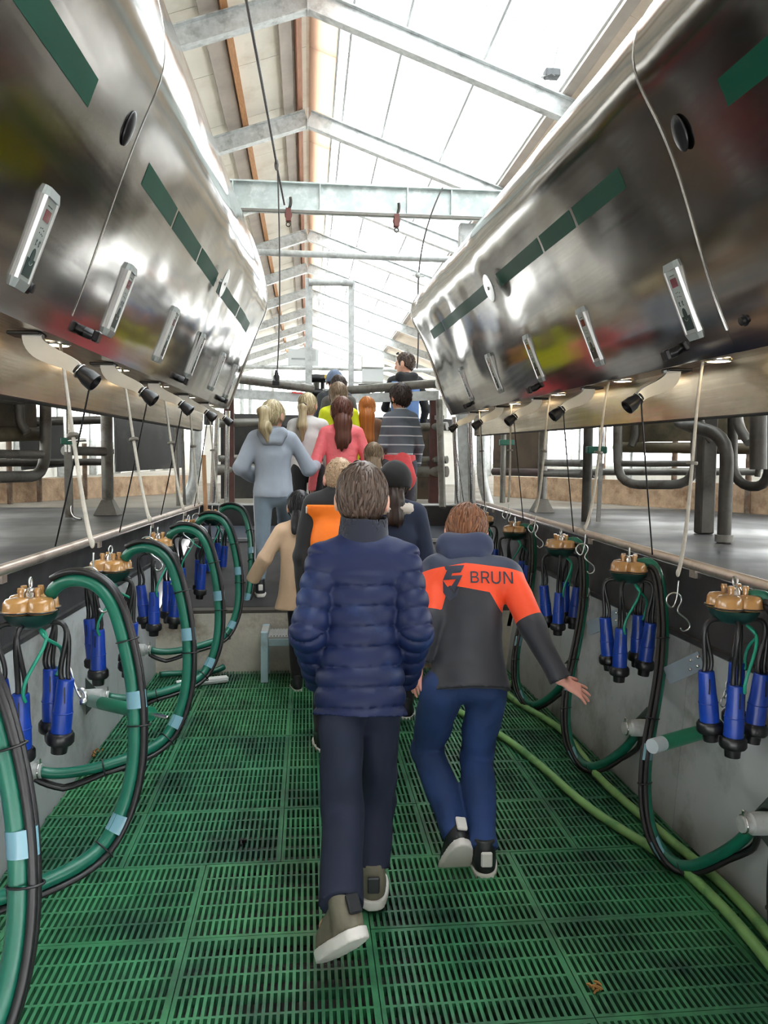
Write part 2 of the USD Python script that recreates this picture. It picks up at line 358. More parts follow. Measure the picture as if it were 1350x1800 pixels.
w = thing('wall_front', None, None, kind='structure')
part(w, 'gable_sheet', move(rot(extrude(Polygon([(-6.2, 0), (6.2, 0), (6.2, zr(6.2)), (0, ZR0), (-6.2, zr(6.2))]), 0.03), (1, 0, 0), 90), (0, -4.0, 0)), mat('dark_boards', '#5d544b', rough=0.8, var=0.2, stretch=(8, 1, 0.6)))

# ---- roof: boarded left slope, rooflight strip and beige boards on the right
ceil = thing('ceiling', None, None, kind='structure')
BAYS = [(-4.2 + 2.8 * i, -1.4 + 2.8 * i) for i in range(14)]
RAF = [2.8 * i for i in range(1, 13)]
cs = math.cos(math.atan(SL)); nrm = {-1: V([-SL, 0, 1]) * cs, 1: V([SL, 0, 1]) * cs}
def slope_box(x0, x1, y0, y1, th, off=0.0, side=1):
    """A board lying on a roof slope between |x| x0..x1, its underside lifted by off above the slope line."""
    s = side
    a = V([[s * x0, y0, zr(x0)], [s * x1, y0, zr(x1)], [s * x1, y1, zr(x1)], [s * x0, y1, zr(x0)]]) + nrm[s] * off
    v = np.vstack([a, a + nrm[s] * th])
    return v, V([[0, 2, 1], [0, 3, 2], [4, 5, 6], [4, 6, 7], [0, 1, 5], [0, 5, 4], [1, 2, 6], [1, 6, 5], [2, 3, 7], [2, 7, 6], [3, 0, 4], [3, 4, 7]])
SEAM = 0.004
for y0, y1 in BAYS:
    for x0, x1 in ((0.0, 0.95), (0.95, 2.1), (2.1, 3.3), (3.3, 4.7), (4.7, 6.3)):
        for k in range(2):
            ya, yb = y0 + k * 1.4, y0 + (k + 1) * 1.4
            part(ceil, 'roof_board', slope_box(x0 + SEAM, x1 - SEAM, ya + SEAM, yb - SEAM, 0.05, 0.06, -1), m_roof)
    part(ceil, 'ridge_board', slope_box(0.0, 0.33, y0 + SEAM, y1 - SEAM, 0.05, 0.06, 1), MATS.get('ridge_sheet') or sheet_mat('ridge_sheet', '#f0dccb', trans=0.06, glow=0.6))
    for x0, x1 in ((2.75, 3.6), (3.6, 4.9), (4.9, 6.3)):
        part(ceil, 'roof_board', slope_box(x0 + SEAM, x1 - SEAM, y0 + SEAM, y1 - SEAM, 0.05, 0.06, 1), m_roofr)
    part(ceil, 'outer_sheet', slope_box(0.0, 6.3, y0, y1, 0.02, 0.125, -1), m_batten)
lights = [(0.345, 0.465), (0.485, 1.04), (1.06, 1.89), (1.91, 2.745)]
n_w = 20
for bi, (y0, y1) in enumerate(BAYS):
    w = thing('window_%d' % (n_w + bi), None, None, kind='structure')
    for x0, x1 in lights: part(w, 'pane', slope_box(x0, x1, y0 + 0.01, y1 - 0.01, 0.006, 0.075, 1), m_glaze)
    for x in (0.34, 0.475, 1.05, 1.90, 2.75): part(w, 'glazing_bar', slope_box(x - 0.012, x + 0.012, y0, y1, 0.05, 0.045, 1), m_bar)
    for k in range(1, 4): part(w, 'cross_bar', slope_box(0.5, 2.73, y0 + k * 0.7 - 0.004, y0 + k * 0.7 + 0.004, 0.01, 0.062, 1), m_bar)
    for k in range(7): part(w, 'clip', slope_box(0.36, 0.62, y0 + 0.2 + k * 0.4 - 0.005, y0 + 0.2 + k * 0.4 + 0.005, 0.012, 0.06, 1), m_bar)
part(ceil, 'ridge_cap', cat([slope_box(-0.02, 0.09, -4, 34, 0.02, 0.13, 1), slope_box(-0.02, 0.09, -4, 34, 0.02, 0.112, -1), box((0.10, 38, 0.02), (0, 15, ZR0 + 0.075))]), m_roofr)
p = thing('trim_1', None, None, kind='structure')
part(p, 'purlin', slope_box(0.84, 0.91, -4, 34, 0.12, -0.06, -1), m_timber)
part(p, 'batten', slope_box(0.93, 1.12, -4, 34, 0.05, 0.0, -1), m_batten)
p = thing('trim_2', None, None, kind='structure')
part(p, 'purlin', slope_box(0.09, 0.15, -4, 34, 0.10, -0.05, -1), mat('purlin_brown', '#a0735c', rough=0.6, var=0.2, stretch=(10, 0.8, 10)))
part(p, 'batten', slope_box(0.19, 0.33, -4, 34, 0.05, 0.0, -1), m_batten)
p = thing('trim_3', None, None, kind='structure')
part(p, 'purlin', slope_box(2.76, 2.86, -4, 34, 0.10, -0.05, 1), m_batten)
def ibeam(a, b, h, w, t=0.012, upv=(0, 0, 1)):
    u = V(upv, float); u = u / np.linalg.norm(u)
    a, b = V(a, float), V(b, float)
    return cat([bar(a + u * (h - t) / 2, b + u * (h - t) / 2, w, t, u), bar(a - u * (h - t) / 2, b - u * (h - t) / 2, w, t, u), bar(a, b, t, h - 2 * t, u)])
ORDW = ['first', 'second', 'third', 'fourth', 'fifth', 'sixth', 'seventh', 'eighth', 'ninth', 'tenth', 'eleventh', 'twelfth']
for i, y in enumerate(RAF):
    p = thing('roof_truss', 'galvanised steel portal rafter of the barn roof, %s along the roof from the viewer' % ORDW[i], 'rafter', group='portal rafters of the barn roof')
    dz = 0.20
    for s in (-1, 1):
        part(p, 'rafter_beam', ibeam((s * 0.012, y, ZR0 - dz), (s * 6.1, y, zr(6.1) - dz), 0.23, 0.12, 0.014, nrm[s]), m_galv)
    part(p, 'ridge_plate', box((0.02, 0.13, 0.27), (0, y, ZR0 - dz)), m_galv)
    for s in (-1, 1): part(p, 'column', ibeam((s * 6.0, y, 1.05), (s * 6.0, y, zr(6.0) - 0.3), 0.2, 0.12, 0.014, (1, 0, 0)), m_galv)

# ---- low brown walls closing the decks, with their little posts
m_rust = mat('rusty_post', '#6f5a4a', rough=0.7, metal=0.3, var=0.3, vscale=15, dirt='#8d8478', dirt_scale=8)
def low_wall(pts, h, label, nm):
    p = thing(nm, None, None, kind='structure')
    for a, b in zip(pts[:-1], pts[1:]):
        part(p, 'wall_block', bar((a[0], a[1], 1.05 + h / 2), (b[0], b[1], 1.05 + h / 2), 0.14, h), m_lowwall)
low_wall([(5.4, 3.95), (4.12, 6.755), (2.54, 10.09)], 0.27, '', 'wall_right')
low_wall([(-5.2, 3.7), (-3.09, 7.968), (-1.68, 10.737)], 0.24, '', 'wall_left')
# ============================================================ OVERHEAD CABINETS
m_steel = steel_mat('stainless_sheet', '#a39f9a', 0.125, warp=0.12, wscale=2.2)
m_steel2 = steel_mat('stainless_band', '#cdbfa8', 0.24, warp=0.12, wscale=2.5)
m_chrome = mat('polished_metal', '#d3d3d0', rough=0.18, metal=1.0, var=0.06, vscale=30)
m_dark = mat('dark_interior', '#1d1c1b', rough=0.7)
m_stripe = mat('green_decal', '#0e4a38', rough=0.5, var=0.12, vscale=3, spec=0.12)
m_blkpl = mat('black_plastic', '#17171a', rough=0.33, var=0.1)
m_alu = mat('aluminium_profile', '#d9dbda', rough=0.3, metal=0.75, var=0.05)
m_greypl = mat('grey_plastic', '#9aa09d', rough=0.4, var=0.05)
m_keypad = mat('keypad_film', '#a9b0ab', rough=0.35, var=0.04)
m_red = mat('red_display', '#7c141b', rough=0.15, coat=0.5)
m_pad = mat('dark_green_button', '#163330', rough=0.3)
m_ink = mat('printed_ink', '#343b3b', rough=0.5)
LE = lambda y: (-0.90 + 0.03 * y, 1.875 + 0.010 * y)      # lower front edge of the left cabinet (x, z)
RE = lambda y: (1.47 - 0.0165 * y, 1.84 + 0.014 * y)
PROF = {-1: [(0, 0), (.145, .38), (.29, .76), (.34, .9), (.335, 1.05), (.285, 1.25), (.21, 1.45), (.0, 1.58)],
        1: [(0, 0), (.16, .38), (.32, .76), (.388, .9), (.383, 1.0), (.29, 1.14), (.1, 1.26), (-.15, 1.33)]}
def prof_curve(side, n=44):
    p = V(PROF[side]); d = np.r_[0, np.cumsum(np.linalg.norm(np.diff(p, axis=0), axis=1))]
    return CubicSpline(d, p)(np.linspace(0, d[-1], n))
def face_frame(side, y, v, out=0.0):
    """Point on the straight lower face, v metres above its lower edge, and the frame (along, up, out)."""
    e = LE(y) if side < 0 else RE(y); s = -side
    k = PROF[side][2][0] / PROF[side][2][1]; L = math.hypot(k, 1)
    upv = V([s * k / L, 0, 1 / L]); nout = V([s / L, 0, -k / L])
    al = V([0, 1.0, 0]) if side < 0 else V([0, -1.0, 0])
    return V([e[0] + s * k * v, y, e[1] + v]) + nout * out, al, upv, nout
def face_mesh(side, y0, y1, v0, v1, th, out, ny=None):
    """A curved piece of the cabinet skin between heights v0..v1 (by profile index) and y0..y1, th thick."""
    pr = prof_curve(side); dv = np.gradient(pr, axis=0); nn = np.stack([dv[:, 1], -dv[:, 0]], 1); nn /= np.linalg.norm(nn, axis=1, keepdims=True)
    keep = (pr[:, 1] >= v0 - 1e-6) & (pr[:, 1] <= v1 + 1e-6)
    if keep.sum() < 3:
        vv = np.linspace(v0, v1, 6); k = PROF[side][2][0] / PROF[side][2][1]
        P2 = np.stack([np.interp(vv, pr[:, 1], pr[:, 0]), vv], 1); N2 = np.stack([np.interp(vv, pr[:, 1], nn[:, 0]), np.interp(vv, pr[:, 1], nn[:, 1])], 1)
    else: P2, N2 = pr[keep], nn[keep]
    ys = np.linspace(y0, y1, ny or max(2, int((y1 - y0) / 0.05)))
    s = -side; out_v, inn_v = [], []
    for y in ys:
        e = LE(y) if side < 0 else RE(y)
        h = (meshkit.fbm(np.stack([np.full(len(P2), y * 2.3), P2[:, 1] * 1.5, np.full(len(P2), side * 3.0)], 1), 2, 5) - 0.5)
        amp = (0.004 + 0.030 * np.clip((y - 2.9) / 3, 0, 1)) * np.clip((P2[:, 1] - 0.1) / 0.3, 0, 1)
        for lst, o in ((out_v, out), (inn_v, out - th)):
            q = P2 + N2 * (o + h * amp)[:, None]
            lst.append(np.stack([e[0] + s * q[:, 0], np.full(len(q), y), e[1] + q[:, 1]], 1))
    A, Bm = V(out_v), V(inn_v); n, m = A.shape[:2]
    v = np.vstack([A.reshape(-1, 3), Bm.reshape(-1, 3)]); k = n * m; f = []
    i, j = np.meshgrid(np.arange(n - 1), np.arange(m - 1), indexing='ij'); i, j = i.ravel(), j.ravel()
    q1 = np.stack([i * m + j, i * m + j + 1, (i + 1) * m + j + 1, (i + 1) * m + j], 1)
    f = [q1, q1[:, ::-1] + k]
    for idx in (np.arange(m), (n - 1) * m + np.arange(m)):
        f.append(np.stack([idx[:-1], idx[1:], idx[1:] + k, idx[:-1] + k], 1))
    for idx in (np.arange(n) * m, np.arange(n) * m + m - 1):
        f.append(np.stack([idx[:-1], idx[1:], idx[1:] + k, idx[:-1] + k], 1))
    v, f = v, tri(np.vstack(f))
    t = trimesh.Trimesh(v, f, process=False); t.fix_normals(); return tm(t)
def cabinet(side, seam, y_end, label, stripes, arcs, disc):
    p = thing('overhead_cabinet', label, 'cabinet'); E = LE if side < 0 else RE; s = -side
    y0 = -0.6
    part(p, 'front_panel', face_mesh(side, y0, seam - 0.004, 0.0, 9, 0.004, 0.004), m_steel, smooth=35)
    part(p, 'front_panel', face_mesh(side, seam + 0.004, y_end, 0.0, 9, 0.004, 0.0), m_steel, smooth=35)
    part(p, 'inner_frame', face_mesh(side, y0, y_end - 0.01, 0.015, 9, 0.01, -0.022), m_dark)
    pr = prof_curve(side)
    # bright folded edges along the seam
    for yy, o in ((seam - 0.006, 0.0055), (seam + 0.007, 0.0015)):
        e = E(yy); part(p, 'seam_edge', tube(np.stack([e[0] + s * (pr[2:, 0] + o), np.full(len(pr) - 2, yy), e[1] + pr[2:, 1] - o * 0.3], 1), 0.0016, 6), m_chrome, smooth=True)
    # bottom, splash band, back and end cap
    yy = np.linspace(y0, y_end, 30)
    part(p, 'bottom_plate', strip(lambda y: (E(y)[0], E(y)[1]), lambda y: (E(y)[0] + side * 0.20, E(y)[1] + 0.02), yy, 0.004, side), steel_mat('stainless_bottom', '#a89d8c', 0.3))
    part(p, 'splash_band', strip(lambda y: (E(y)[0] + side * 0.20, E(y)[1] + 0.02), lambda y: (E(y)[0] + side * 0.215, E(y)[1] - 0.19), yy, 0.012, side), m_steel2)
    part(p, 'band_fold', strip(lambda y: (E(y)[0] + side * 0.206, E(y)[1] - 0.188), lambda y: (E(y)[0] + side * 0.25, E(y)[1] - 0.196), yy, 0.004, side), m_dark)
    part(p, 'back_panel', strip(lambda y: (E(y)[0] + side * 0.55, E(y)[1] + 0.02), lambda y: (E(y)[0] + side * 0.55, E(y)[1] + 1.25), yy, 0.01, side), m_dark)
    part(p, 'top_panel', strip(lambda y: (E(y)[0] + s * pr[-1, 0], E(y)[1] + pr[-1, 1] - 0.004), lambda y: (E(y)[0] + side * 0.55, E(y)[1] + 1.26), yy, 0.004, side), m_steel)
    e = E(y_end)
    poly = [(s * q[0], q[1]) for q in pr] + [(side * 0.55, 1.25), (side * 0.55, 0.02), (side * 0.2, 0.02)]
    cap = rot(extrude(Polygon(poly), 0.004), (1, 0, 0), 90)
    part(p, 'end_cap', move(cap, (e[0], y_end + 0.006, e[1])), m_steel)
    part(p, 'end_trim', tube(np.stack([e[0] + s * (pr[:, 0] + 0.004), np.full(len(pr), y_end + 0.003), e[1] + pr[:, 1]], 1), 0.008, 8), m_chrome, smooth=True)
    # green stripe, cut by thin arcs, on the skin
    for a, b in stripes:
        part(p, 'green_stripe', face_mesh(side, a, b, *((0.545, 0.665) if side < 0 else (0.610, 0.735)), 0.0008, 0.0052 if b < seam else 0.0014, ny=max(6, int((b - a) / 0.06))), m_stripe, smooth=35)
    if disc:
        c, al, uu, no = face_frame(side, disc, 0.63 if side < 0 else 0.655, 0.03)
        part(p, 'blanking_disc', lathe([(0, 0.0), (0.082, 0.0), (0.086, 0.003), (0.082, 0.006), (0.0, 0.006)], 32, c, no), m_alu, smooth=40)
        part(p, 'disc_bolt', lathe([(0, -0.03), (0.01, -0.03), (0.01, 0.012), (0.0, 0.014)], 10, c, no), m_galv, smooth=40)
    c, al, uu, no = face_frame(side, seam - 0.10, 0.655, 0.004)
    part(p, 'latch', frame((V([1, 1, 0.6]) * ball((0, 0, 0), 1, 3)[0] * V([0.036, 0.058, 0.018]), ball((0, 0, 0), 1, 3)[1]), c, al, uu, no), m_blkpl, smooth=True)
    c, al, uu, no = face_frame(side, seam - 0.11 if side > 0 else seam - 0.4, 0.09, 0.004)
    part(p, 'door_lock', lathe([(0, 0), (0.02, 0), (0.02, 0.01), (0.014, 0.012), (0.014, 0.022), (0, 0.023)], 16, c, no), m_blkpl, smooth=40)
    return p
cabinet(-1, 2.70, 6.85, 'brushed stainless overhead cabinet with green stripe along the left deck', [(0.9, 1.35), (1.39, 2.28), (2.9, 3.42), (3.45, 4.02), (4.05, 4.6), (4.75, 5.55), (5.6, 6.3)], [(1.37, 0.12), (3.435, 0.1), (4.035, 0.1)], 4.68)
cabinet(1, 2.46, 7.15, 'brushed stainless overhead cabinet with green stripe along the right deck', [(1.0, 2.12), (2.80, 3.28), (3.31, 3.72), (3.75, 4.55), (4.75, 6.2), (6.24, 6.7)], [(3.295, 0.1), (3.735, 0.1), (6.22, 0.1)], 4.62)

# ============================================================ THINGS ON THE CABINETS, station by station
LY = [1.57, 2.448, 3.33, 4.247, 5.181, 6.226]            # claw positions down the left side (the first is just out of view)
RY = [1.53, 2.377, 3.212, 4.124, 5.066, 5.99]
LPAN = [2.24, 3.10, 3.96, 4.78, 5.68, 6.45]
RPAN = [2.66, 3.53, 4.38, 5.27, 6.15]
nth = lambda i, n: ORD[i] if i < n else 'last'
def face_thing(name, label, category, side, y, v, build, group, out=0.0):
    c, al, uu, no = face_frame(side, y, v, out); p = thing(name, label, category, c, group=group)
    build(lambda m: frame(m, (0, 0, 0), al, uu, no), p); return p, c
def build_control(F, p):
    W, H, D = 0.104, 0.285, 0.021
    sec = Polygon([(-W / 2, 0), (-W / 2, D * .6), (-W / 2 + .006, D), (-W / 2 + .014, D), (-W / 2 + .016, D - .006), (W / 2 - .016, D - .006), (W / 2 - .014, D), (W / 2 - .006, D), (W / 2, D * .6), (W / 2, 0)])
    body = extrude(sec, H - 0.05)
    body = (V([[a, c - (H - .05) / 2, b] for a, b, c in body[0]]), body[1][:, ::-1])
    part(p, 'housing', F(body), m_alu)
    for sg in (-1, 1):
        e = extrude(Polygon([(-W / 2, 0), (-W / 2, D * .7), (-W / 2 + .012, D + .003), (W / 2 - .012, D + .003), (W / 2, D * .7), (W / 2, 0)]), 0.026)
        e = (V([[a * (1 - 0.12 * (c / .026)), sg * ((H - .05) / 2 + c), b * (1 - 0.25 * c / .026)] for a, b, c in e[0]]), e[1] if sg < 0 else e[1][:, ::-1])
        part(p, 'end_piece', F(e), m_greypl, smooth=30)
    fp = part(p, 'keypad', F(box((W - .034, H - .055, .003), (0, 0, D - .0048))), m_keypad)
    part(p, 'display', F(box((.040, .032, .003), (0, .072, D - .0035))), m_red)
    for k, (bx, by) in enumerate([(-.012, .035), (0, .037), (.012, .033), (-.010, .022), (.003, .021), (.013, .019)]):
        part(fp, 'indicator', F(box((.004, .0035, .001), (bx, by, D - .003))), m_ink)
    for bx in (-.011, .011):
        part(p, 'push_button', F(box((.012, .022, .002), (bx, -.005, D - .0028), 0.0005)), m_greypl)
        part(fp, 'symbol', F(cat([box((.007, .003, .001), (bx, -.012, D - .0016)), box((.003, .012, .001), (bx - .002, -.004, D - .0016)), box((.003, .006, .001), (bx + .003, 0, D - .0016))])), m_ink)
    part(p, 'start_button', F(box((.056, .052, .002), (0, -.078, D - .003), 0.0006)), m_pad)
    a = np.linspace(0, 2 * np.pi, 20, endpoint=False)
    drop = Polygon([(0.0125 * np.cos(t), 0.024 * np.sin(t)) for t in a])
    part(p, 'start_button', F(move(extrude(drop, .003), (0, -.046, D - .0044))), m_pad)
    part(fp, 'symbol', F(move(tube(V([[.012 * math.cos(t), .012 * math.sin(t), 0] for t in np.linspace(math.pi * 1.1, math.pi * 1.9, 10)]), .0008, 5), (0, -.058, D - .001))), m_alu)
    part(fp, 'name_strip', F(box((.034, .003, .001), (0, .098, D - .0035))), m_ink)
ctrl = {}
for side, ys, nm in ((-1, LPAN, 'left'), (1, RPAN, 'right')):
    for i, y in enumerate(ys):
        lab = 'silver control panel with red display on the %s cabinet, %s from the viewer' % (nm, ORD[i])
        if i == 0: ctrl[side], c0 = face_thing('control_panel', lab, 'control panel', side, y, 0.205, build_control, 'control panels on the %s cabinet' % nm)
        else:
            c, al, uu, no = face_frame(side, y, 0.205); copy(ctrl[side], lab, c)
# black rubber knobs beside some panels
for side, ys in ((-1, [1.98, 2.88, 4.60, 6.32]), (1, [2.84, 4.56, 6.34])):
    cab = '/World/overhead_cabinet' + ('' if side < 0 else '_001')
    for y in ys:
        c, al, uu, no = face_frame(side, y, 0.05, 0.002)
        q = part(cab, 'rubber_buffer', lathe([(0, 0), (.02, 0), (.02, .02), (.016, .032), (0, .032)], 14, c, no), m_blkpl, smooth=40, label='black rubber buffer low on the cabinet')
        part(q, 'buffer_cap', frame(box((.042, .042, .022), (0, 0, .043), .005), c, al, uu, no), m_blkpl)
# recessed lamps in the bottom plates: real little warm lamps
m_glow = mat('lamp_lens', '#fff0d6', rough=0.4, emit=('#ffe2b4', 14.0))
def under(side, y, off, dz=0.0):
    e = LE(y) if side < 0 else RE(y); return V([e[0] + side * off, y, e[1] + off * 0.1 + dz])
lamp = {}
LLAMP = [1.95, 2.86, 3.68, 4.55, 5.42, 6.25]; RLAMP = [2.70, 3.53, 4.42, 5.32, 6.22]
for side, ys, nm in ((-1, LLAMP, 'left'), (1, RLAMP, 'right')):
    for i, y in enumerate(ys):
        c = under(side, y, 0.07, -0.002)
        lab = 'small round warm lamp under the %s cabinet, %s from the viewer' % (nm, ORD[i])
        if i == 0:
            p = lamp[side] = thing('downlight', lab, 'lamp', c, group='lamps under the cabinets')
            part(p, 'bezel', lathe([(0.040, 0), (0.047, 0), (0.047, -0.006), (0.041, -0.009), (0.040, 0)], 28), m_chrome, smooth=40)
            part(p, 'lens', lathe([(0, 0.0), (0.040, 0.0), (0.039, -0.008), (0, -0.0085)], 24), m_glow)
        else: copy(lamp[side], lab, c)
        l = UsdLux.DiskLight.Define(stage, numbered('/World', 'lamp_beam')); l.CreateRadiusAttr(0.036); l.CreateIntensityAttr(14.0); l.CreateColorAttr(Gf.Vec3f(1.0, 0.80, 0.54))
        l.AddTranslateOp().Set(Gf.Vec3d(*map(float, c - V([0, 0, 0.012]))))
# teat spray arms: bent sheet bracket with a black nozzle
m_bracket = mat('bracket_sheet', '#c4c8c8', rough=0.32, metal=0.8, var=0.08)
m_gap = MATS['black_plastic']
def build_arm(side, p):
    s = -side; C = spline([(0, 0, -.004), (.012 * s, 0, -.045), (.06 * s, -.004, -.075), (.115 * s, -.012, -.098), (.145 * s, -.016, -.122)], 18)
    part(p, 'mount', box((.10, .075, .012), (-.02 * s, 0, -.006), .003), m_blkpl)
    wd = np.interp(np.linspace(0, 1, 18), [0, .3, .7, 1], [.032, .032, .025, .020])
    t = np.gradient(C, axis=0); t /= np.linalg.norm(t, axis=1, keepdims=True); n = np.cross(t, [0, 1.0, 0]); n /= np.linalg.norm(n, axis=1, keepdims=True)
    v, f = [], []
    for c, w, nn in zip(C, wd, n):
        for a, b in ((-1, -.5), (1, -.5), (1, .5), (-1, .5)): v.append(c + V([0, a * .013, 0]) + nn * b * 1.9 * w)
    k = len(C)
    for i in range(k - 1):
        for q in range(4): f.append([4 * i + q, 4 * i + (q + 1) % 4, 4 * i + 4 + (q + 1) % 4, 4 * i + 4 + q])
    f += [[3, 2, 1, 0], [4 * k - 4, 4 * k - 3, 4 * k - 2, 4 * k - 1]]
    t0 = trimesh.Trimesh(V(v), tri(f), process=False); t0.fix_normals()
    part(p, 'bracket', tm(t0), m_bracket, smooth=40)
    d = V([.78 * s, -.06, -.62]); d /= np.linalg.norm(d)
    part(p, 'nozzle', lathe([(0, 0), (.02, 0), (.022, .02), (.030, .045), (.031, .074), (.026, .076), (.024, .06), (0, .06)], 18, C[-2], d), m_blkpl, smooth=40)
    part(p, 'clip', ring(C[-2] + d * .012, .024, .003, d, 18), m_chrome, smooth=True)
arm = {}
LARM = [2.60, 3.44, 4.30, 5.16, 6.0]; RARM = [3.02, 3.92, 4.78, 5.68, 6.55]
for side, ys, nm in ((-1, LARM, 'left'), (1, RARM, 'right')):
    for i, y in enumerate(ys):
        c = under(side, y, 0.055, -0.003)
        lab = 'bent steel bracket with black nozzle under the %s cabinet, %s from the viewer' % (nm, ORD[i])
        if i == 0: p = arm[side] = thing('spray_arm', lab, 'spray arm', c, group='spray arms under the cabinets'); build_arm(side, p)
        else: copy(arm[side], lab, c)

# ============================================================ MILKING CLUSTERS
m_amber = mat('amber_bowl', '#a87d49', rough=0.2, var=0.12, vscale=25, coat=0.5, spec=0.6)
m_blue = mat('blue_shell', '#123a9a', rough=0.34, var=0.14, vscale=12, dirt='#0d2a66', dirt_scale=6, dirt_amt=0.3)
m_tube = mat('black_tube', '#1b1b1d', rough=0.38, var=0.15, vscale=20)
m_teal = mat('teal_tube', '#1f8a70', rough=0.35, var=0.15, vscale=12)
m_hose = mat('green_hose', '#12634f', rough=0.34, var=0.12, vscale=7, dirt='#0d4a3e', dirt_scale=4, dirt_amt=0.25)
m_tape = mat('clear_tape', '#6f9aa8', rough=0.25, var=0.08)
m_rope = mat('rope', '#b5afa3', rough=0.8, var=0.15, vscale=30, bump=0.4, bscale=300, bdist=0.002)
m_wire = mat('bright_wire', '#c9cdcb', rough=0.25, metal=0.9)
CUPS = [(-.092, -.015, -.205, -6), (-.020, -.075, -.235, 1), (.045, .055, -.195, 0), (.098, -.01, -.215, 6)]
def build_cluster(p):
    part(p, 'lower_bowl', lathe([(0, -.05), (.03, -.05), (.062, -.035), (.078, -.012), (.08, 0), (0, 0)], 24), m_pad, smooth=40)
    for k in range(4):
        a = math.radians(45 + 90 * k); o = V([.046 * math.cos(a), .046 * math.sin(a), 0])
        part(p, 'bowl_lobe', lathe([(0, .002), (.044, .002), (.047, .006), (.044, .010), (.043, .014), (.041, .036), (.033, .046), (.014, .050), (0, .050)], 22, o), m_amber, smooth=40)
        part(p, 'bowl_band', ring(o + V([0, 0, .007]), .0465, .0028, (0, 0, 1), 20), m_blkpl, smooth=True)
        q = part(p, 'spigot', lathe([(0, .04), (.009, .04), (.008, .062), (.011, .068), (.009, .078), (0, .078)], 12, o * 0.75), m_amber, smooth=40)
    part(p, 'valve_dome', lathe([(0, .03), (.024, .03), (.024, .060), (.018, .072), (0, .074)], 18), m_chrome, smooth=40)
    part(p, 'lifting_eye', ring((0.0, .0, .090), .016, .0035, (1, 0, 0), 20), m_wire, smooth=True)
    for k, (cx, cy, cz, tilt) in enumerate(CUPS):
        axm = V([math.sin(math.radians(tilt)), 0, math.cos(math.radians(tilt))])
        base = V([cx, cy, cz])
        q = part(p, 'teat_cup', lathe([(0, .0), (.0235, .0), (.0255, -.004), (.0275, -.075), (.0305, -.105), (.031, -.17), (.029, -.178), (0, -.178)], 24, base, axm), m_blue, smooth=40)
        part(q, 'cup_ring', ring(base - axm * .105, .0305, .0018, axm, 24), m_blue, smooth=True)
        part(q, 'rubber_lip', lathe([(0, -.165), (.036, -.168), (.042, -.176), (.043, -.198), (.038, -.206), (.026, -.208), (.024, -.235), (0, -.237)], 24, base, axm), m_blkpl, smooth=40)
        part(q, 'shell_slot', box((.003, .004, .05), tuple(base + V([0, -.0285, -.045]))), m_tube)
        a = math.atan2(cy, cx); st = V([.055 * math.cos(a), .055 * math.sin(a), -.035])
        for dx, r, m in ((0, .0085, m_tube), (.017, .0072, m_tube)):
            e = base + V([dx - .008, 0, .0])
            part(p, 'milk_tube', tube(spline([st, st + V([cx * .45, cy * .4, -.015]), e + V([0, 0, .07]), e + V([0, 0, -.006])], 16), r, 9), m, smooth=True)
        if k in (1, 2):
            e = base + V([.012, -.014, -.02])
            part(p, 'pulse_tube', tube(spline([V([.03, -.03, -.05]), V([.05, -.05, -.075]), e + V([.02, -.01, .09]), e + V([.006, -.008, 0])], 18), .0055, 8), m_teal, smooth=True, label='thin teal pulse tube')
clus = None
GL = 'milking clusters along the left wall'; GR = 'milking clusters along the right wall'
XC = lambda side, y: (-0.91 + 0.025 * y) if side < 0 else 1.4
for side, ys, nm in ((-1, LY, 'left'), (1, RY, 'right')):
    for i, y in enumerate(ys):
        c = (XC(side, y), y, 1.027)
        n = i if side < 0 else i
        if i == 0: lab = 'amber and blue milking cluster at the front edge of the %s row, nearest' % nm
        else: lab = 'milking cluster with four blue teat cups, %s from the viewer on the %s' % (ORD[i], nm)
        rz = (8 if i % 2 else -14) + (0 if side < 0 else -12)
        if clus is None: clus = thing('milking_cluster', lab, 'milking cluster', c, rz, GL); build_cluster(clus)
        else: copy(clus, lab, c, rz, GL if side < 0 else GR)

# ---- long milk hoses: thick green hose with two thin black tubes strapped to it
HL = V([(-0.792, 2.450, 1.078), (-0.723, 2.430, 1.127), (-0.625, 2.400, 1.103), (-0.565, 2.380, 0.985), (-0.529, 2.360, 0.822), (-0.516, 2.330, 0.656), (-0.531, 2.280, 0.503), (-0.590, 2.220, 0.383), (-0.681, 2.140, 0.347), (-0.90, 2.06, 0.315), (-1.02, 2.03, 0.335)]) - V([-0.849, 2.448, 1.027])
HR = V([(1.437, 3.200, 1.067), (1.486, 3.160, 1.065), (1.493, 3.080, 0.938), (1.467, 3.000, 0.786), (1.405, 2.910, 0.576), (1.328, 2.820, 0.356), (1.300, 2.760, 0.223), (1.304, 2.690, 0.100), (1.350, 2.600, 0.040), (1.419, 2.510, 0.098), (1.482, 2.410, 0.225), (1.44, 2.315, 0.325)]) - V([1.4, 3.212, 1.028])
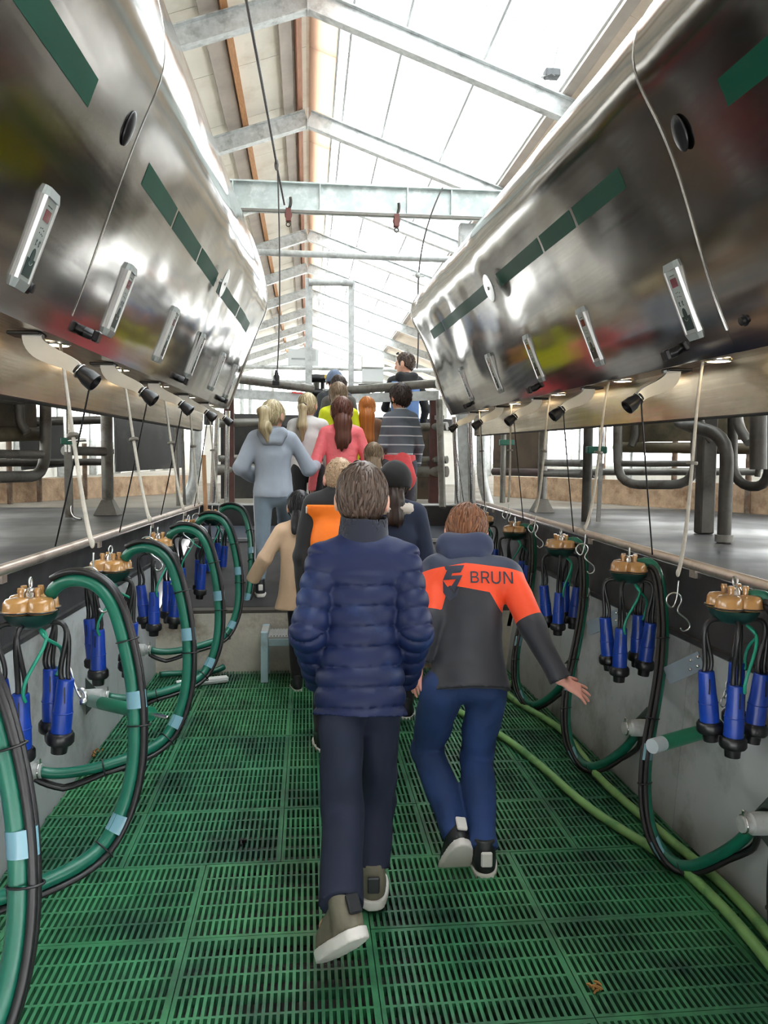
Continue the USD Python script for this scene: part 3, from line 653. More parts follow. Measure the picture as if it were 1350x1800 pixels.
def build_hose(H, side, p):
    C = spline(H, 60)
    part(p, 'hose', tube(C, .0205, 14), m_hose, smooth=True)
    t = np.gradient(C, axis=0); t /= np.linalg.norm(t, axis=1, keepdims=True)
    out = np.cross(t, [0, 1.0, 0]); out /= np.linalg.norm(out, axis=1, keepdims=True)
    if (out[20] @ V([1, 0, 0])) * 1.0 < 0: out = -out
    if side > 0: out = -out * 0.75 + V([0, -.7, 0]); out /= np.linalg.norm(out, axis=1, keepdims=True)
    w = np.cross(t, out)
    for k, a in ((0, -.35), (1, .35)):
        off = out * (.0295 * math.cos(a)) + w * (.0295 * math.sin(a))
        sag = np.interp(np.linspace(0, 1, 60), [0, .1, .85, .93, 1], [.0, 0, 0, .03, .0])
        part(p, 'pulse_tube', tube(C[2:] + off[2:] - V([0, 0, 1]) * sag[2:, None], .0098, 9), m_tube, smooth=True, label='thin black pulse tube')
        if side > 0 and k == 0: part(p, 'marking_line', tube(C[8:44] + out[8:44] * .0205 * math.cos(1.1) + w[8:44] * .0205 * math.sin(1.1), .0035, 6), m_teal, smooth=True)
    for k in ((16, 26, 40, 50) if side < 0 else (14, 24, 32, 44)):
        c = C[k] + out[k] * .011
        part(p, 'cable_tie', tube(V([c + (out[k] * .034 * math.cos(g) + w[k] * .0255 * math.sin(g)) for g in np.linspace(0, 2 * np.pi, 20, endpoint=False)]), .0026, 6, closed=True), m_blkpl, smooth=True)
    for k in ((22, 36) if side < 0 else (27, 39)):
        n = 5; cc = C[k:k + n - 2] + out[k:k + n - 2] * .008
        v, f = tube(cc, 1.0, 18)
        ring_v = []
        for c, o, ww in zip(cc, out[k:k + n - 2], w[k:k + n - 2]):
            for g in np.linspace(0, 2 * np.pi, 18, endpoint=False): ring_v.append(c + o * .030 * math.cos(g) + ww * .0225 * math.sin(g))
        v[:len(ring_v)] = ring_v
        t0 = trimesh.Trimesh(v, f, process=False); t0.fix_normals()
        part(p, 'tape_band', tm(t0), m_tape, smooth=40)
def build_outlet(side, p):
    s = -side
    part(p, 'bracket_plate', rot(extrude(Polygon([(-.07, .075), (.01, .075), (.055, -.02), (.055, -.085), (.0, -.05)]), .006), (0, 0, 1), 0), m_pad) if False else None
    tri2 = extrude(Polygon([(-.03, .085), (.05, .0), (-.03, -.10)]), .006)
    part(p, 'bracket_plate', frame(tri2, (0, 0.03, 0), (s, 0, 0), (0, 0, 1), (0, -1, 0)), mat('green_grey_plate', '#3d4a45', rough=0.4, metal=0.4))
    part(p, 'socket', lathe([(0, -.03), (.036, -.03), (.038, .02), (.036, .055), (.028, .06), (.027, .09), (0, .09)], 20, (0, 0, 0), (s, 0, 0)), m_galv, smooth=40)
    part(p, 'hose_clamp', ring((s * .08, 0, 0), .028, .004, (1, 0, 0), 20), m_chrome, smooth=True)
    part(p, 'clamp_screw', box((.01, .014, .03), (s * .08, 0, .033), .002), m_chrome)
hose, outl = {}, {}
for side, ys, H, nm in ((-1, LY, HL, 'left'), (1, RY, HR, 'right')):
    for i, y in enumerate(ys):
        c = V([XC(side, y), y, 1.027]); pos = ORD[i] + ' from the viewer'
        lab = 'looped green milk hose strapped to black tubes, %s on the %s' % (pos, nm)
        if side > 0 and i == 5: continue
        if side < 0 and i == 5:
            H2 = H.copy(); H2[:, 1] = H[:, 1] * .55 - np.clip(-H[:, 2], 0, .45) * .95; q = thing('milk_hose', lab, 'hose', c, group='milk hoses on the left side'); build_hose(H2[:-2] if False else H2, side, q); continue
        if i == 0: hose[side] = thing('milk_hose', lab, 'hose', c, group='milk hoses on the %s side' % nm); build_hose(H, side, hose[side])
        else: copy(hose[side], lab, c)
        xw = (XLb if side < 0 else XRb)(y - .42 if side < 0 else y - .9); xw = lerp(xw, (XLr if side < 0 else XRr)(y), .25)
        o = V([xw + (.005 if side > 0 else -.005) + (-side) * .03, H[-1][1] + y, H[-1][2] + 1.027])
        if o[1] < 0.4 or o[1] > YE - .1: continue
        lab = 'metal hose outlet with triangular bracket on the %s wall, %s' % (nm, pos)
        if side not in outl: outl[side] = thing('hose_outlet', lab, 'pipe outlet', o, group='hose outlets on the pit walls'); build_outlet(side, outl[side])
        else: copy(outl[side], lab, o)

# ---- pull ropes with stopper and wire hook ring, and the thin black cords beside them
def wire_hook(c, side):
    s = 1.0
    g = np.linspace(-.6, 1.5 * np.pi, 26)
    lo = V([[.030 * math.cos(a), 0, .028 * math.sin(a)] for a in g]) + V([-.012, 0, 0])
    tail = V([[.002, -.004, -.04], [.040, -.006, -.075], [.052, -.004, -.105], [.036, 0, -.12], [.018, .002, -.108]])
    return tube(V(c) + spline(np.vstack([[[.004, 0, .075]], [[.002, 0, .045]], lo[::3][::-1], tail]), 60), .0034, 7)
def rope_thing(side, i, top, bot, label, group):
    p = thing('pull_rope', label, 'rope', group=group); top, bot = V(top), V(bot)
    C = spline([top, lerp(top, bot, .35) + V([0, 0, 0]), lerp(top, bot, .75) + V([.004, 0, 0]), bot + V([0, 0, .10])], 30)
    part(p, 'cord', tube(C, np.linspace(.0055, .0078, 30), 9), m_rope, smooth=True)
    part(p, 'stopper', lathe([(0, -.006), (.02, -.006), (.022, 0), (.02, .006), (0, .006)], 16, lerp(top, bot, .42), top - bot), mat('stopper', '#6f6a60', rough=0.5), smooth=40)
    part(p, 'knot', ball(bot + V([0, 0, .105]), (.008, .008, .016), 2), m_rope, smooth=True)
    part(p, 'hook', wire_hook(bot, side), m_wire, smooth=True)
    return p
def cord_thing(top, bot, label, group):
    C = spline([V(top), lerp(V(top), V(bot), .5) + V([0, 0, -.01]), V(bot)], 16)
    return one('black_cord', label, 'cord', tube(C, .0032, 6), m_tube, smooth=True, group=group)
LTOP = [2.831, 3.64, 4.488, 5.296, 6.142]; RTOP = [2.775, 3.642, 4.507, 5.334, 6.29]
LBOT = [(-0.693, 2.560, 1.121), (-0.681, 3.420, 1.135), (-0.681, 4.320, 1.133), (-0.716, 5.200, 1.116), (-0.691, 6.100, 1.072)]
RBOT = [(1.407, 2.780, 0.981), (1.353, 3.630, 1.078), (1.366, 4.500, 1.108), (1.426, 5.350, 1.128), (1.467, 6.250, 1.122)]
for side, tops, bots, nm in ((-1, LTOP, LBOT, 'left'), (1, RTOP, RBOT, 'right')):
    for i, (y, b) in enumerate(zip(tops, bots)):
        t = under(side, y, .05)
        rope_thing(side, i, t, b, 'pale pull rope with wire hook hanging from the %s cabinet, %s from the viewer' % (nm, ORD[i]), 'pull ropes of the %s cabinet' % nm)
for i, (a, b) in enumerate([((-0.705, 2.620, 1.758), (-0.916, 2.900, 1.181)), ((-0.700, 3.500, 1.769), (-0.924, 3.900, 1.140)), ((-0.687, 4.350, 1.776), (-0.889, 4.800, 1.162)), ((-0.668, 5.300, 1.781), (-0.817, 5.700, 1.162))]):
    cord_thing(a, b, 'thin black cord from a spray nozzle on the left, %s from the viewer' % (ORD[i]), 'black cords on the left side')
for i, (a, b) in enumerate([((1.339, 3.000, 1.745), (1.524, 3.250, 1.098)), ((1.322, 3.900, 1.762), (1.464, 4.100, 1.121)), ((1.291, 4.750, 1.779), (1.438, 5.000, 1.114)), ((1.274, 5.600, 1.783), (1.385, 5.900, 1.156)), ((1.236, 6.500, 1.826), (1.382, 6.700, 1.150))]):
    cord_thing(a, b, 'thin black cord from a spray nozzle on the right, %s from the viewer' % (ORD[i]), 'black cords on the right side')
# ---- small wall fittings
m_sleeve = mat('green_sleeve', '#167a5c', rough=0.4, var=0.1)
def sleeve(a, b, label, tip):
    a, b = V(a), V(b); p = thing('rubber_sleeve', label, 'hose piece')
    part(p, 'sleeve', pipe(lerp(a, b, .0), lerp(a, b, .8), .028, 16), m_sleeve, smooth=40)
    part(p, 'end_band', pipe(lerp(a, b, .8), b, .027, 16), mat(tip[0], tip[1], rough=0.4), smooth=40)
    part(p, 'support_rod', pipe(a + (a - b) * .25, lerp(a, b, .1), .008, 8), m_chrome, smooth=True)
sleeve((1.522, 2.780, 0.463), (1.250, 2.620, 0.475), 'short green rubber sleeve with pale tip over the right wall outlet', ('pale_tip', '#aeb8bd'))
sleeve((-0.623, 3.100, 0.481), (-0.950, 3.450, 0.431), 'short green rubber sleeve with grey end by the left wall outlet', ('grey_end', '#7d9a92'))
m_plate = mat('grey_blue_plate', '#8c98a3', rough=0.4, metal=0.3, var=0.1)
for i, (a, b) in enumerate([((1.440, 2.909, 0.650), (1.500, 2.751, 0.755)), ((1.440, 3.770, 0.653), (1.500, 3.524, 0.770))]):
    p = thing('wall_bracket', 'grey blue flat bracket plate on the right wall, %s' % ['behind the second cluster from the viewer', 'behind the third cluster from the viewer', 'low behind the nearest cluster'][i], 'bracket', group='bracket plates on the right wall')
    part(p, 'plate', bar(a, b, .004, .07, (0, 0, 1)), m_plate)
    for t in (.72, .92):
        for dz in (-.018, .018): part(p, 'bolt', ball(lerp(V(a), V(b), t) + V([-.006, -.003, dz]), .007, 1), m_chrome, smooth=True)
def chain(pts, label):
    p = thing('link_chain', label, 'chain'); C = spline(pts, 40); L = np.r_[0, np.cumsum(np.linalg.norm(np.diff(C, axis=0), axis=1))]
    n = int(L[-1] / .028); prev = None
    for k in range(n):
        c = V([np.interp((k + .5) / n * L[-1], L, C[:, d]) for d in range(3)]); e = V([np.interp(min((k + .9) / n, 1) * L[-1], L, C[:, d]) for d in range(3)])
        t = e - c; t /= np.linalg.norm(t); x = np.cross(t, [0, 1.0, 0]); x /= np.linalg.norm(x); y = np.cross(t, x)
        wv = x if k % 2 else y
        part(p, 'link', tube(V([c + t * .020 * math.cos(g) + wv * .009 * math.sin(g) for g in np.linspace(0, 2 * np.pi, 16, endpoint=False)]), .0028, 6, closed=True), m_wire, smooth=True)
chain([(1.464, 2.450, 0.854), (1.433, 2.440, 0.769), (1.404, 2.430, 0.684)], 'short bright link chain beside the nearest right cluster')
chain([(1.484, 3.900, 0.837), (1.483, 3.900, 0.761), (1.466, 3.900, 0.685)], 'short bright link chain behind the right hose, third cluster')
p = thing('snap_hook', 'bright snap hook on a short chain by the nearest left cluster', 'hook')
part(p, 'shank', tube(spline([(-0.755, 2.500, 0.838), (-0.744, 2.500, 0.804), (-0.734, 2.500, 0.767), (-0.718, 2.500, 0.737)], 20), .005, 8), m_wire, smooth=True)
part(p, 'snap', tube(spline([(-0.729, 2.500, 0.763), (-0.709, 2.500, 0.757), (-0.708, 2.500, 0.726), (-0.722, 2.500, 0.719)], 20), .006, 8), m_wire, smooth=True)
part(p, 'swivel', ball((-0.709, 2.490, 0.727), .012, 2), m_wire, smooth=True)

# ---- floor hoses, white trunking, step stool, debris
m_fhose = mat('light_green_hose', '#7fae68', rough=0.4, var=0.15, vscale=4, dirt='#3f7a4a', dirt_scale=5, dirt_amt=0.35)
def floor_hose(pts, label):
    one('floor_hose', label, 'hose', tube(spline(pts, 90), .0185, 12), m_fhose, smooth=True)
floor_hose([(1.40, 5.0, .022), (1.284, 4.638, .022), (1.40, 4.104, .022), (1.375, 3.5, .022), (1.385, 3.19, .022), (1.44, 2.692, .022), (1.463, 2.42, .022), (1.425, 2.0, .022), (1.40, 1.3, .022)], 'pale green hose lying along the foot of the right wall')
floor_hose([(0.62, 4.9, .022), (0.85, 4.5, .022), (1.023, 4.088, .022), (1.142, 3.556, .022), (1.222, 3.059, .022), (1.315, 2.781, .022), (1.378, 2.511, .022), (1.372, 2.086, .022), (1.30, 1.3, .022)], 'pale green hose lying across the grating out from under the child in orange')
p = thing('trunking_offcut', 'white plastic trunking piece lying on the green grating at left', 'trunking')
a, b = V([-0.857, 5.099, .021]), V([-0.535, 5.211, .021])
part(p, 'channel', bar(a, b, .055, .034, bev=.004), mat('white_plastic', '#e4e6e3', rough=0.4, var=0.05))
part(p, 'cover', bar(a + V([.02, -.03, -.008]), b + V([.0, -.03, -.008]), .02, .018, bev=.003), m_greypl)
one('hose_offcut', 'short dark green hose end lying by the concrete step at left', 'hose piece', tube(spline([(-1.0, 5.30, .03), (-.82, 5.35, .022), (-.66, 5.36, .03), (-.58, 5.40, .05)], 24), .021, 12), m_hose, smooth=True)
p = thing('step_stool', 'light blue metal step stool with ribbed tread before the concrete step', 'step stool', (0, 0, 0))
m_sky = mat('pale_blue_metal', '#a9c3cd', rough=0.45, var=0.08, dirt='#8a9398', dirt_scale=4, dirt_amt=0.3)
m_tread = mat('tread_metal', '#a8a9a6', rough=0.5, metal=0.3, var=0.15)
for x in (-.285, .72):
    for y in (5.17, 5.40): part(p, 'leg', box((.05, .045, .345), (x, y, .1745), .003), m_sky)
    part(p, 'side_rail', box((.05, .185, .045), (x, 5.285, .322), .003), m_tread)
part(p, 'cross_bar', box((.95, .03, .05), (.2175, 5.17, .275), .003), m_sky)
part(p, 'cross_bar', box((.95, .03, .05), (.2175, 5.40, .275), .003), m_sky)
tr = part(p, 'tread', box((.954, .25, .012), (.2175, 5.285, .306)), m_tread)
for k in range(46): part(tr, 'rib', box((.008, .22, .008), (-.24 + k * .0203, 5.285, .3155)), m_tread)
m_leaf = mat('dry_leaf', '#9a7038', rough=0.8, var=0.3, vscale=30)
def litter(c, n, r, label):
    q = []
    for k in range(n):
        a = rnd.uniform(0, 6.28); d = rnd.uniform(0, r); o = V(c) + V([d * math.cos(a), d * math.sin(a) * 1.3, rnd.uniform(.004, .012)])
        u = V([math.cos(a * 3), math.sin(a * 3), rnd.uniform(-.2, .2)]) * rnd.uniform(.006, .014)
        q.append(tube(spline([o - u, o + V([0, 0, .004]), o + u], 6), .0035, 5))
    one('dry_litter', label, 'litter', cat(q), m_leaf, kind=None)
litter((0.821, 2.022, 0.000), 14, .018, 'small clump of dry brown litter on the grating near the front right')
litter((-1.079, 3.953, 0.000), 10, .05, 'thin scatter of brown straw on the grating by the left wall')
one('dropped_clip', 'small black clip lying on the green grating left of the walking boy', 'clip', cat([bar(((-0.263, 2.962, 0.008)), ((-0.233, 2.964, 0.008)), .008, .012), bar(((-0.256, 2.975, 0.008)), ((-0.252, 2.930, 0.008)), .006, .01)]), m_blkpl)
# ============================================================ POSTS, PIPES AND PLATES ON THE DECKS
m_dirty = mat('dirty_galvanised', '#7c7a74', rough=0.5, metal=0.5, var=0.22, vscale=10, dirt='#4d463c', dirt_scale=5, dirt_amt=0.5, bump=0.15, bscale=60, bdist=0.003)
m_darkpipe = mat('dark_pipe', '#4a4741', rough=0.5, metal=0.4, var=0.3, vscale=9, dirt='#2e2b27', dirt_scale=5, dirt_amt=0.5, bump=0.2, bscale=60, bdist=0.003)
m_redpost = mat('red_brown_post', '#4b2a25', rough=0.55, var=0.25, vscale=10)
m_stain = mat('stained_plate', '#55483a', rough=0.55, metal=0.3, var=0.35, vscale=4, dirt='#20201f', dirt_scale=3, dirt_amt=0.5)
m_dplate = mat('dark_plate', '#2f2f2f', rough=0.5, metal=0.2, var=0.25, vscale=4, dirt='#4a443b', dirt_scale=3, dirt_amt=0.3)
m_clampg = mat('green_clamp', '#0f5a47', rough=0.45, var=0.1)
m_stain2 = mat('stained_trough', '#655b47', rough=0.6, metal=0.3, var=0.3, vscale=5, dirt='#3b3a2c', dirt_scale=4, dirt_amt=0.5)
m_stainless = steel_mat('stainless_tube', '#c4c4c2', 0.2)
def cone_foot(p, b, r=.13, h=.12):
    n = 4; v = []
    for rr, z in ((r, 0), (r * .45, h)):
        for k in range(4): v.append(V(b) + V([rr * math.cos(math.pi / 4 + k * math.pi / 2), rr * math.sin(math.pi / 4 + k * math.pi / 2), z]))
    h_ = trimesh.convex.convex_hull(V(v)); part(p, 'foot', tm(h_), m_dirty)
def flange(p, c, ax, r): part(p, 'collar', lathe([(0, -.02), (r, -.02), (r, .02), (0, .02)], 16, c, ax), m_dirty, smooth=40)
def rail(name, label, category, runs, material=None, rad=0.032, feet=(), collars=(), group=None):
    """runs: polylines (optionally with a bend radius) that make the piece; one part per run."""
    p = thing(name, label, category, group=group)
    for k, (nm, pts, r) in enumerate(runs):
        pts = bend(pts, rad * 4) if len(pts) > 2 else pts
        part(p, nm, tube(pts, r, 14), material or m_dirty, smooth=40)
    for f in feet: cone_foot(p, f)
    for c, ax, r in collars: flange(p, c, ax, r)
    return p
up_ = lambda b, z: (b[0], b[1], z)
# --- right deck
q = V([2.566, 4.742, 1.05])
p = thing('stall_post', 'thick dark square post on the right deck, beside the bent pipe', 'post')
part(p, 'post', box((.095, .095, 1.15), q + V([0, 0, .577]), .008), m_darkpipe)
rail('bent_pipe', 'dark dirty pipe bending down to the right deck beside the thick post', 'pipe', [('pipe', [(2.371, 4.156, 1.052), (2.371, 4.156, 1.66), (2.30, 4.45, 1.73), (2.458, 4.900, 1.777)], .038)], m_darkpipe, .05, collars=[((2.371, 4.156, 1.08), (0, 0, 1), .05)])
rail('stall_rail', 'grey U-shaped hanging stall rail on the right deck', 'rail', [('u_bend', [(2.211, 5.350, 2.023), (2.232, 5.350, 1.347), (2.606, 4.950, 1.362), (2.581, 4.950, 2.028)], .032), ('cross_rail', [(2.253, 5.330, 1.499), (2.587, 4.970, 1.503)], .022)], m_dirty, .04)
rail('stall_rail', 'grey U-shaped hanging stall rail at the right edge of the photo', 'rail', [('u_bend', [(2.643, 4.600, 2.030), (2.669, 4.600, 1.380), (2.724, 4.300, 1.356), (2.694, 4.300, 2.033)], .030)], m_darkpipe, .04)
rail('hanging_cylinder', 'thick dark hanging tube with bolt below, right edge of the deck', 'tube', [('tube', [(2.449, 4.000, 1.862), (2.466, 4.000, 1.475)], .045), ('bolt', [(2.466, 4.000, 1.475), (2.461, 4.000, 1.434)], .015)], m_darkpipe)
p = thing('feed_trough', 'stained steel trough plate with thick pipe under it on the right deck', 'trough')
part(p, 'plate', bar((2.342, 5.600, 1.743), (3.224, 4.700, 1.756), .02, .17), m_stain2)
part(p, 'pipe', pipe((2.336, 5.600, 1.623), (3.231, 4.700, 1.602), .040), m_stain2, smooth=40)
part(p, 'end_ring', pipe((2.322, 5.620, 1.623), (2.346, 5.580, 1.623), .043), mat('pale_green', '#9aa88c', rough=0.5), smooth=40)
part(p, 'hanger', tube(bend([(2.406, 5.500, 1.836), (2.423, 5.500, 1.710), (2.391, 5.500, 1.626)], .05), .03, 12), m_darkpipe, smooth=40)
rail('curved_bracket', 'curved grey pipe bracket below the right cabinet band', 'pipe', [('pipe', [(2.479, 4.700, 1.847), (2.499, 4.700, 1.739), (2.571, 4.700, 1.650)], .026), ('pipe', [(2.618, 4.500, 1.836), (2.642, 4.500, 1.715), (2.651, 4.400, 1.633)], .03)], m_dirty, .05)
rail('deck_pipe', 'long thin horizontal pipe behind the hanging rails on the right', 'pipe', [('pipe', [(2.271, 6.900, 1.415), (3.439, 5.600, 1.447)], .030)], m_dirty)
rail('stall_post', 'grey post with a four-sided foot on the right deck', 'post', [('post', [(2.141, 6.852, 1.06), (2.141, 6.852, 2.05)], .042), ('side_rail', [(2.141, 6.852, 1.50), (2.12, 5.75, 1.50)], .030), ('side_rail', [(2.141, 6.852, 1.40), (2.12, 5.75, 1.42)], .028)], m_dirty, feet=[(2.141, 6.852, 1.052)])
p = rail('swing_post', 'dark post beside a stainless pole with green clamp on the right', 'post', [('post', [(2.121, 5.669, 1.055), (2.121, 5.669, 2.0)], .036)], m_darkpipe)
part(p, 'pole', pipe((2.20, 5.60, 1.5), (2.20, 5.60, 2.02), .022), m_stainless, smooth=40)
part(p, 'clamp', box((.15, .06, .055), (2.16, 5.60, 1.60), .006), m_clampg)
part(p, 'lower_pole', bar((2.19, 5.60, 1.06), (2.20, 5.60, 1.5), .03, .012, (0, 1, 0)), m_stainless)
p = rail('swing_post', 'stainless pole with green clamp before the stained plate on the right', 'post', [('pole', [(2.16, 8.35, 1.055), (2.16, 8.35, 2.2)], .03)], m_dirty)
part(p, 'clamp', box((.16, .06, .06), (2.18, 8.3, 1.72), .006), m_clampg)
rail('cabinet_leg', 'pair of shiny steel tubes carrying the far end of the right cabinet', 'post', [('tube', [(1.46, 7.32, 1.055), (1.40, 7.30, 1.93)], .024), ('tube', [(1.60, 7.35, 1.055), (1.56, 7.30, 1.93)], .034)], m_stainless)
rail('cabinet_leg', 'wide galvanised leg with a kinked foot under the right cabinet', 'post', [('tube', [(1.86, 7.72, 1.055), (1.78, 7.72, 1.30), (1.76, 7.72, 2.0)], .052)], m_galv, .03)
rail('gate_post', 'grey gate post left of the right cabinet tubes', 'post', [('post', [(1.291, 7.251, 1.060), (1.33, 7.75, 2.12)], .034)], m_dirty, collars=[((1.335, 7.75, 1.95), (0, 0, 1), .05), ((1.335, 7.75, 1.52), (0, 0, 1), .05)])
one('splash_plate', 'brown stained steel plate standing behind the right cabinet leg', 'plate', bar((2.211, 9.000, 1.634), (2.641, 8.400, 1.631), .02, .50), m_stain)
rail('deck_pipe', 'dark thick low pipe below the stained plate on the right', 'pipe', [('pipe', [(2.191, 8.900, 1.392), (2.932, 7.600, 1.392)], .045)], mat('dark_red_pipe', '#3b2b28', rough=0.5, var=0.3))
rail('head_rail', 'long pipe carrying the hanging rails behind the right cabinet band', 'rail', [('pipe', [(2.66, 3.9, 1.97), (2.47, 4.95, 1.98), (2.14, 6.85, 2.0), (2.10, 8.4, 2.02)], .036)], m_darkpipe)
# --- left deck
p = thing('swing_post', 'flat stainless pole with green clamp on the left deck', 'post')
part(p, 'pole', bar((-1.775, 5.953, 1.06), (-1.775, 5.953, 1.6), .055, .02, (0, 1, 0)), m_dirty)
part(p, 'upper_pole', pipe((-1.775, 5.953, 1.55), (-1.775, 5.953, 2.05), .028), m_stainless, smooth=40)
part(p, 'clamp', box((.10, .07, .05), (-1.76, 5.92, 1.63), .006), m_clampg)
part(p, 'bolt', pipe((-1.78, 5.9, 1.63), (-1.62, 5.88, 1.64), .012), m_chrome, smooth=40)
part(p, 'strip', tube(spline([(-1.75, 5.93, 1.15), (-1.73, 5.90, 1.08), (-1.66, 5.86, 1.058)], 12), .010, 6), m_stainless, smooth=True)
rail('stall_post', 'grey post with a four-sided foot on the left deck', 'post', [('post', [(-1.601, 6.385, 1.06), (-1.601, 6.385, 2.05)], .046), ('side_rail', [(-1.60, 6.385, 1.56), (-1.80, 5.95, 1.56)], .036)], m_dirty, feet=[(-1.601, 6.385, 1.052)], collars=[((-1.601, 6.385, 1.56), (0, 0, 1), .055)])
rail('stall_rail', 'grey U-shaped hanging stall rail at the left edge of the photo', 'rail', [('u_bend', [(-1.717, 5.300, 1.953), (-1.728, 5.300, 1.383), (-1.853, 4.400, 1.391), (-1.839, 4.400, 1.945)], .036), ('cross_rail', [(-1.721, 5.200, 1.526), (-1.877, 4.500, 1.522)], .028)], m_dirty, .05)
rail('deck_pipe', 'long horizontal pipe behind the left stall rail', 'pipe', [('pipe', [(-2.403, 5.900, 1.462), (-1.723, 6.900, 1.475)], .030)], m_darkpipe)
rail('deck_pipe', 'dark horizontal pipe high behind the left stall posts', 'pipe', [('pipe', [(-2.538, 7.500, 1.838), (-2.033, 7.900, 1.887)], .04)], m_darkpipe)
p = thing('feed_trough', 'stained greenish trough plate with thick pipe at the left edge', 'trough')
part(p, 'plate', bar((-1.989, 4.600, 1.756), (-1.853, 5.500, 1.783), .02, .28), m_stain2)
part(p, 'pipe', pipe((-1.949, 4.500, 1.625), (-1.807, 5.400, 1.664), .046), m_stain2, smooth=40)
part(p, 'end_ring', pipe((-1.822, 5.380, 1.663), (-1.797, 5.460, 1.666), .045), m_clampg, smooth=40)
part(p, 'hanger', tube(bend([(-1.814, 5.100, 1.836), (-1.809, 5.100, 1.718), (-1.769, 5.100, 1.665)], .06), .03, 12), m_dirty, smooth=40)
rail('upper_pipe', 'short horizontal pipe above the left trough', 'pipe', [('pipe', [(-1.913, 4.800, 1.853), (-1.820, 5.200, 1.872)], .026)], m_dirty)
for k, (a, b, lab) in enumerate([((-1.827, 7.600, 1.658), (-1.405, 8.800, 1.691), 'big dark steel plate standing behind the left stall posts'), ((-2.812, 7.900, 1.643), (-2.513, 8.400, 1.681), 'smaller dark steel plate behind the left hanging rail')]):
    one('splash_plate', lab, 'plate', bar(a, b, .02, [.56, .52][k]), m_dplate)
rail('cabinet_leg', 'pair of shiny steel tubes carrying the far end of the left cabinet', 'post', [('tube', [(-.88, 7.32, 1.055), (-.84, 7.30, 1.96)], .030), ('tube', [(-.76, 7.38, 1.055), (-.74, 7.34, 1.96)], .022)], m_stainless)
rail('cabinet_leg', 'wide galvanised leg with a kinked foot under the left cabinet', 'post', [('tube', [(-1.23, 8.0, 1.055), (-1.14, 8.0, 1.32), (-1.12, 8.0, 2.0)], .056)], m_galv, .03)
rail('thin_pole', 'thin grey pole with small green clamp left of the left cabinet leg', 'post', [('pole', [(-1.24, 7.58, 1.055), (-1.26, 7.58, 2.0)], .020), ('pole', [(-1.20, 7.70, 1.055), (-1.22, 7.70, 2.0)], .016)], m_dirty)
rail('wooden_stick', 'bare wooden tool handle standing at the left rail corner', 'handle', [('handle', [(-0.929, 7.200, 0.994), (-0.953, 7.250, 1.544)], .020)], mat('wood_stick', '#a9805c', rough=0.6, var=0.15, stretch=(30, 30, 2)))
rail('head_rail', 'long pipe carrying the hanging rails behind the left cabinet band', 'rail', [('pipe', [(-2.0, 3.9, 1.97), (-1.80, 5.3, 1.98), (-1.60, 6.385, 1.99), (-1.20, 7.9, 2.0)], .036)], m_darkpipe)
# --- little posts along the low walls
for k, (a, lab) in enumerate([((3.730, 7.520, 1.050), 'short rusty post before the brown low wall, middle one on the right'), ((3.347, 8.460, 1.050), 'short rusty post before the brown low wall, left one on the right'), ((4.023, 6.676, 1.050), 'short rusty post before the brown low wall, rightmost')]):
    one('wall_post', lab, 'post', pipe(a, V(a) + V([0, 0, 1.0]), .028), m_rust, smooth=40)
for k, (a, lab) in enumerate([((-2.907, 7.874, 1.050), 'thin dark post before the left low wall, leftmost'), ((-2.771, 8.306, 1.050), 'thin dark post before the left low wall, second from left'), ((-2.450, 8.804, 1.050), 'thin dark post before the left low wall, third from left')]):
    one('wall_post', lab, 'post', pipe(a, V(a) + V([0, 0, .62]), .026), m_rust, smooth=40)

# ============================================================ GATE ACROSS THE FAR END
rail('gate_rail', 'thick upper grey gate pipe on the left of the far gate', 'gate', [('pipe', [(-0.846, 8.100, 2.351), (0.056, 8.750, 2.311)], .047)], m_dirty)
rail('gate_rail', 'thick upper grey gate pipe on the right of the far gate', 'gate', [('pipe', [(0.459, 8.750, 2.300), (1.372, 8.150, 2.334)], .047)], m_dirty)
p = thing('gate_beam', 'flat galvanised lower gate beam with red mark on the left', 'gate'); part(p, 'beam', bar((-0.823, 8.150, 2.193), (0.030, 8.750, 2.203), .03, .10), m_galv)
part(p, 'red_mark', bar((-0.169, 8.550, 2.246), (-0.027, 8.660, 2.245), .01, .018), mat('red_paint', '#c2403c', rough=0.5))
p = thing('gate_beam', 'flat galvanised lower gate beam on the right of the far gate', 'gate'); part(p, 'beam', bar((0.460, 8.750, 2.204), (1.398, 8.150, 2.208), .03, .10), m_galv)
p = thing('gate_latch', 'dark upright gate latch with clamps between the two gate halves', 'latch')
part(p, 'post', pipe(((0.101, 8.900, 2.487)[0], 8.9, 1.05), (0.101, 8.900, 2.487), .035), m_darkpipe, smooth=40)
part(p, 'post', pipe((0.177, 8.950, 1.633), (0.174, 8.950, 2.449), .025), m_blkpl, smooth=40)
for a, b in (((0.050, 8.880, 2.439), (0.205, 8.880, 2.442)), ((0.050, 8.880, 2.278), (0.206, 8.880, 2.281))): part(p, 'clamp', pipe(a, b, .045), m_blkpl, smooth=40)
part(p, 'latch_plate', box((.13, .02, .12), (0.237, 8.850, 2.260)), m_galv)
part(p, 'yellow_knob', ball((0.217, 8.850, 2.452), .03, 2), mat('yellow_knob', '#c9a73a', rough=0.5), smooth=True)
for nm, x, lab in (('L', 403, 'left'), ('R', 763, 'right')):
    p = thing('gate_post', 'dark red-brown gate post at the %s of the far gate' % lab, 'post'); y = 8.25
    part(p, 'post', box((.10, .09, 1.18), V({'L': (-0.818, 8.250, 1.762), 'R': (1.365, 8.250, 1.819)}[nm]) * V([1, 1, 0]) + V([0, 0, 1.645])), m_redpost)
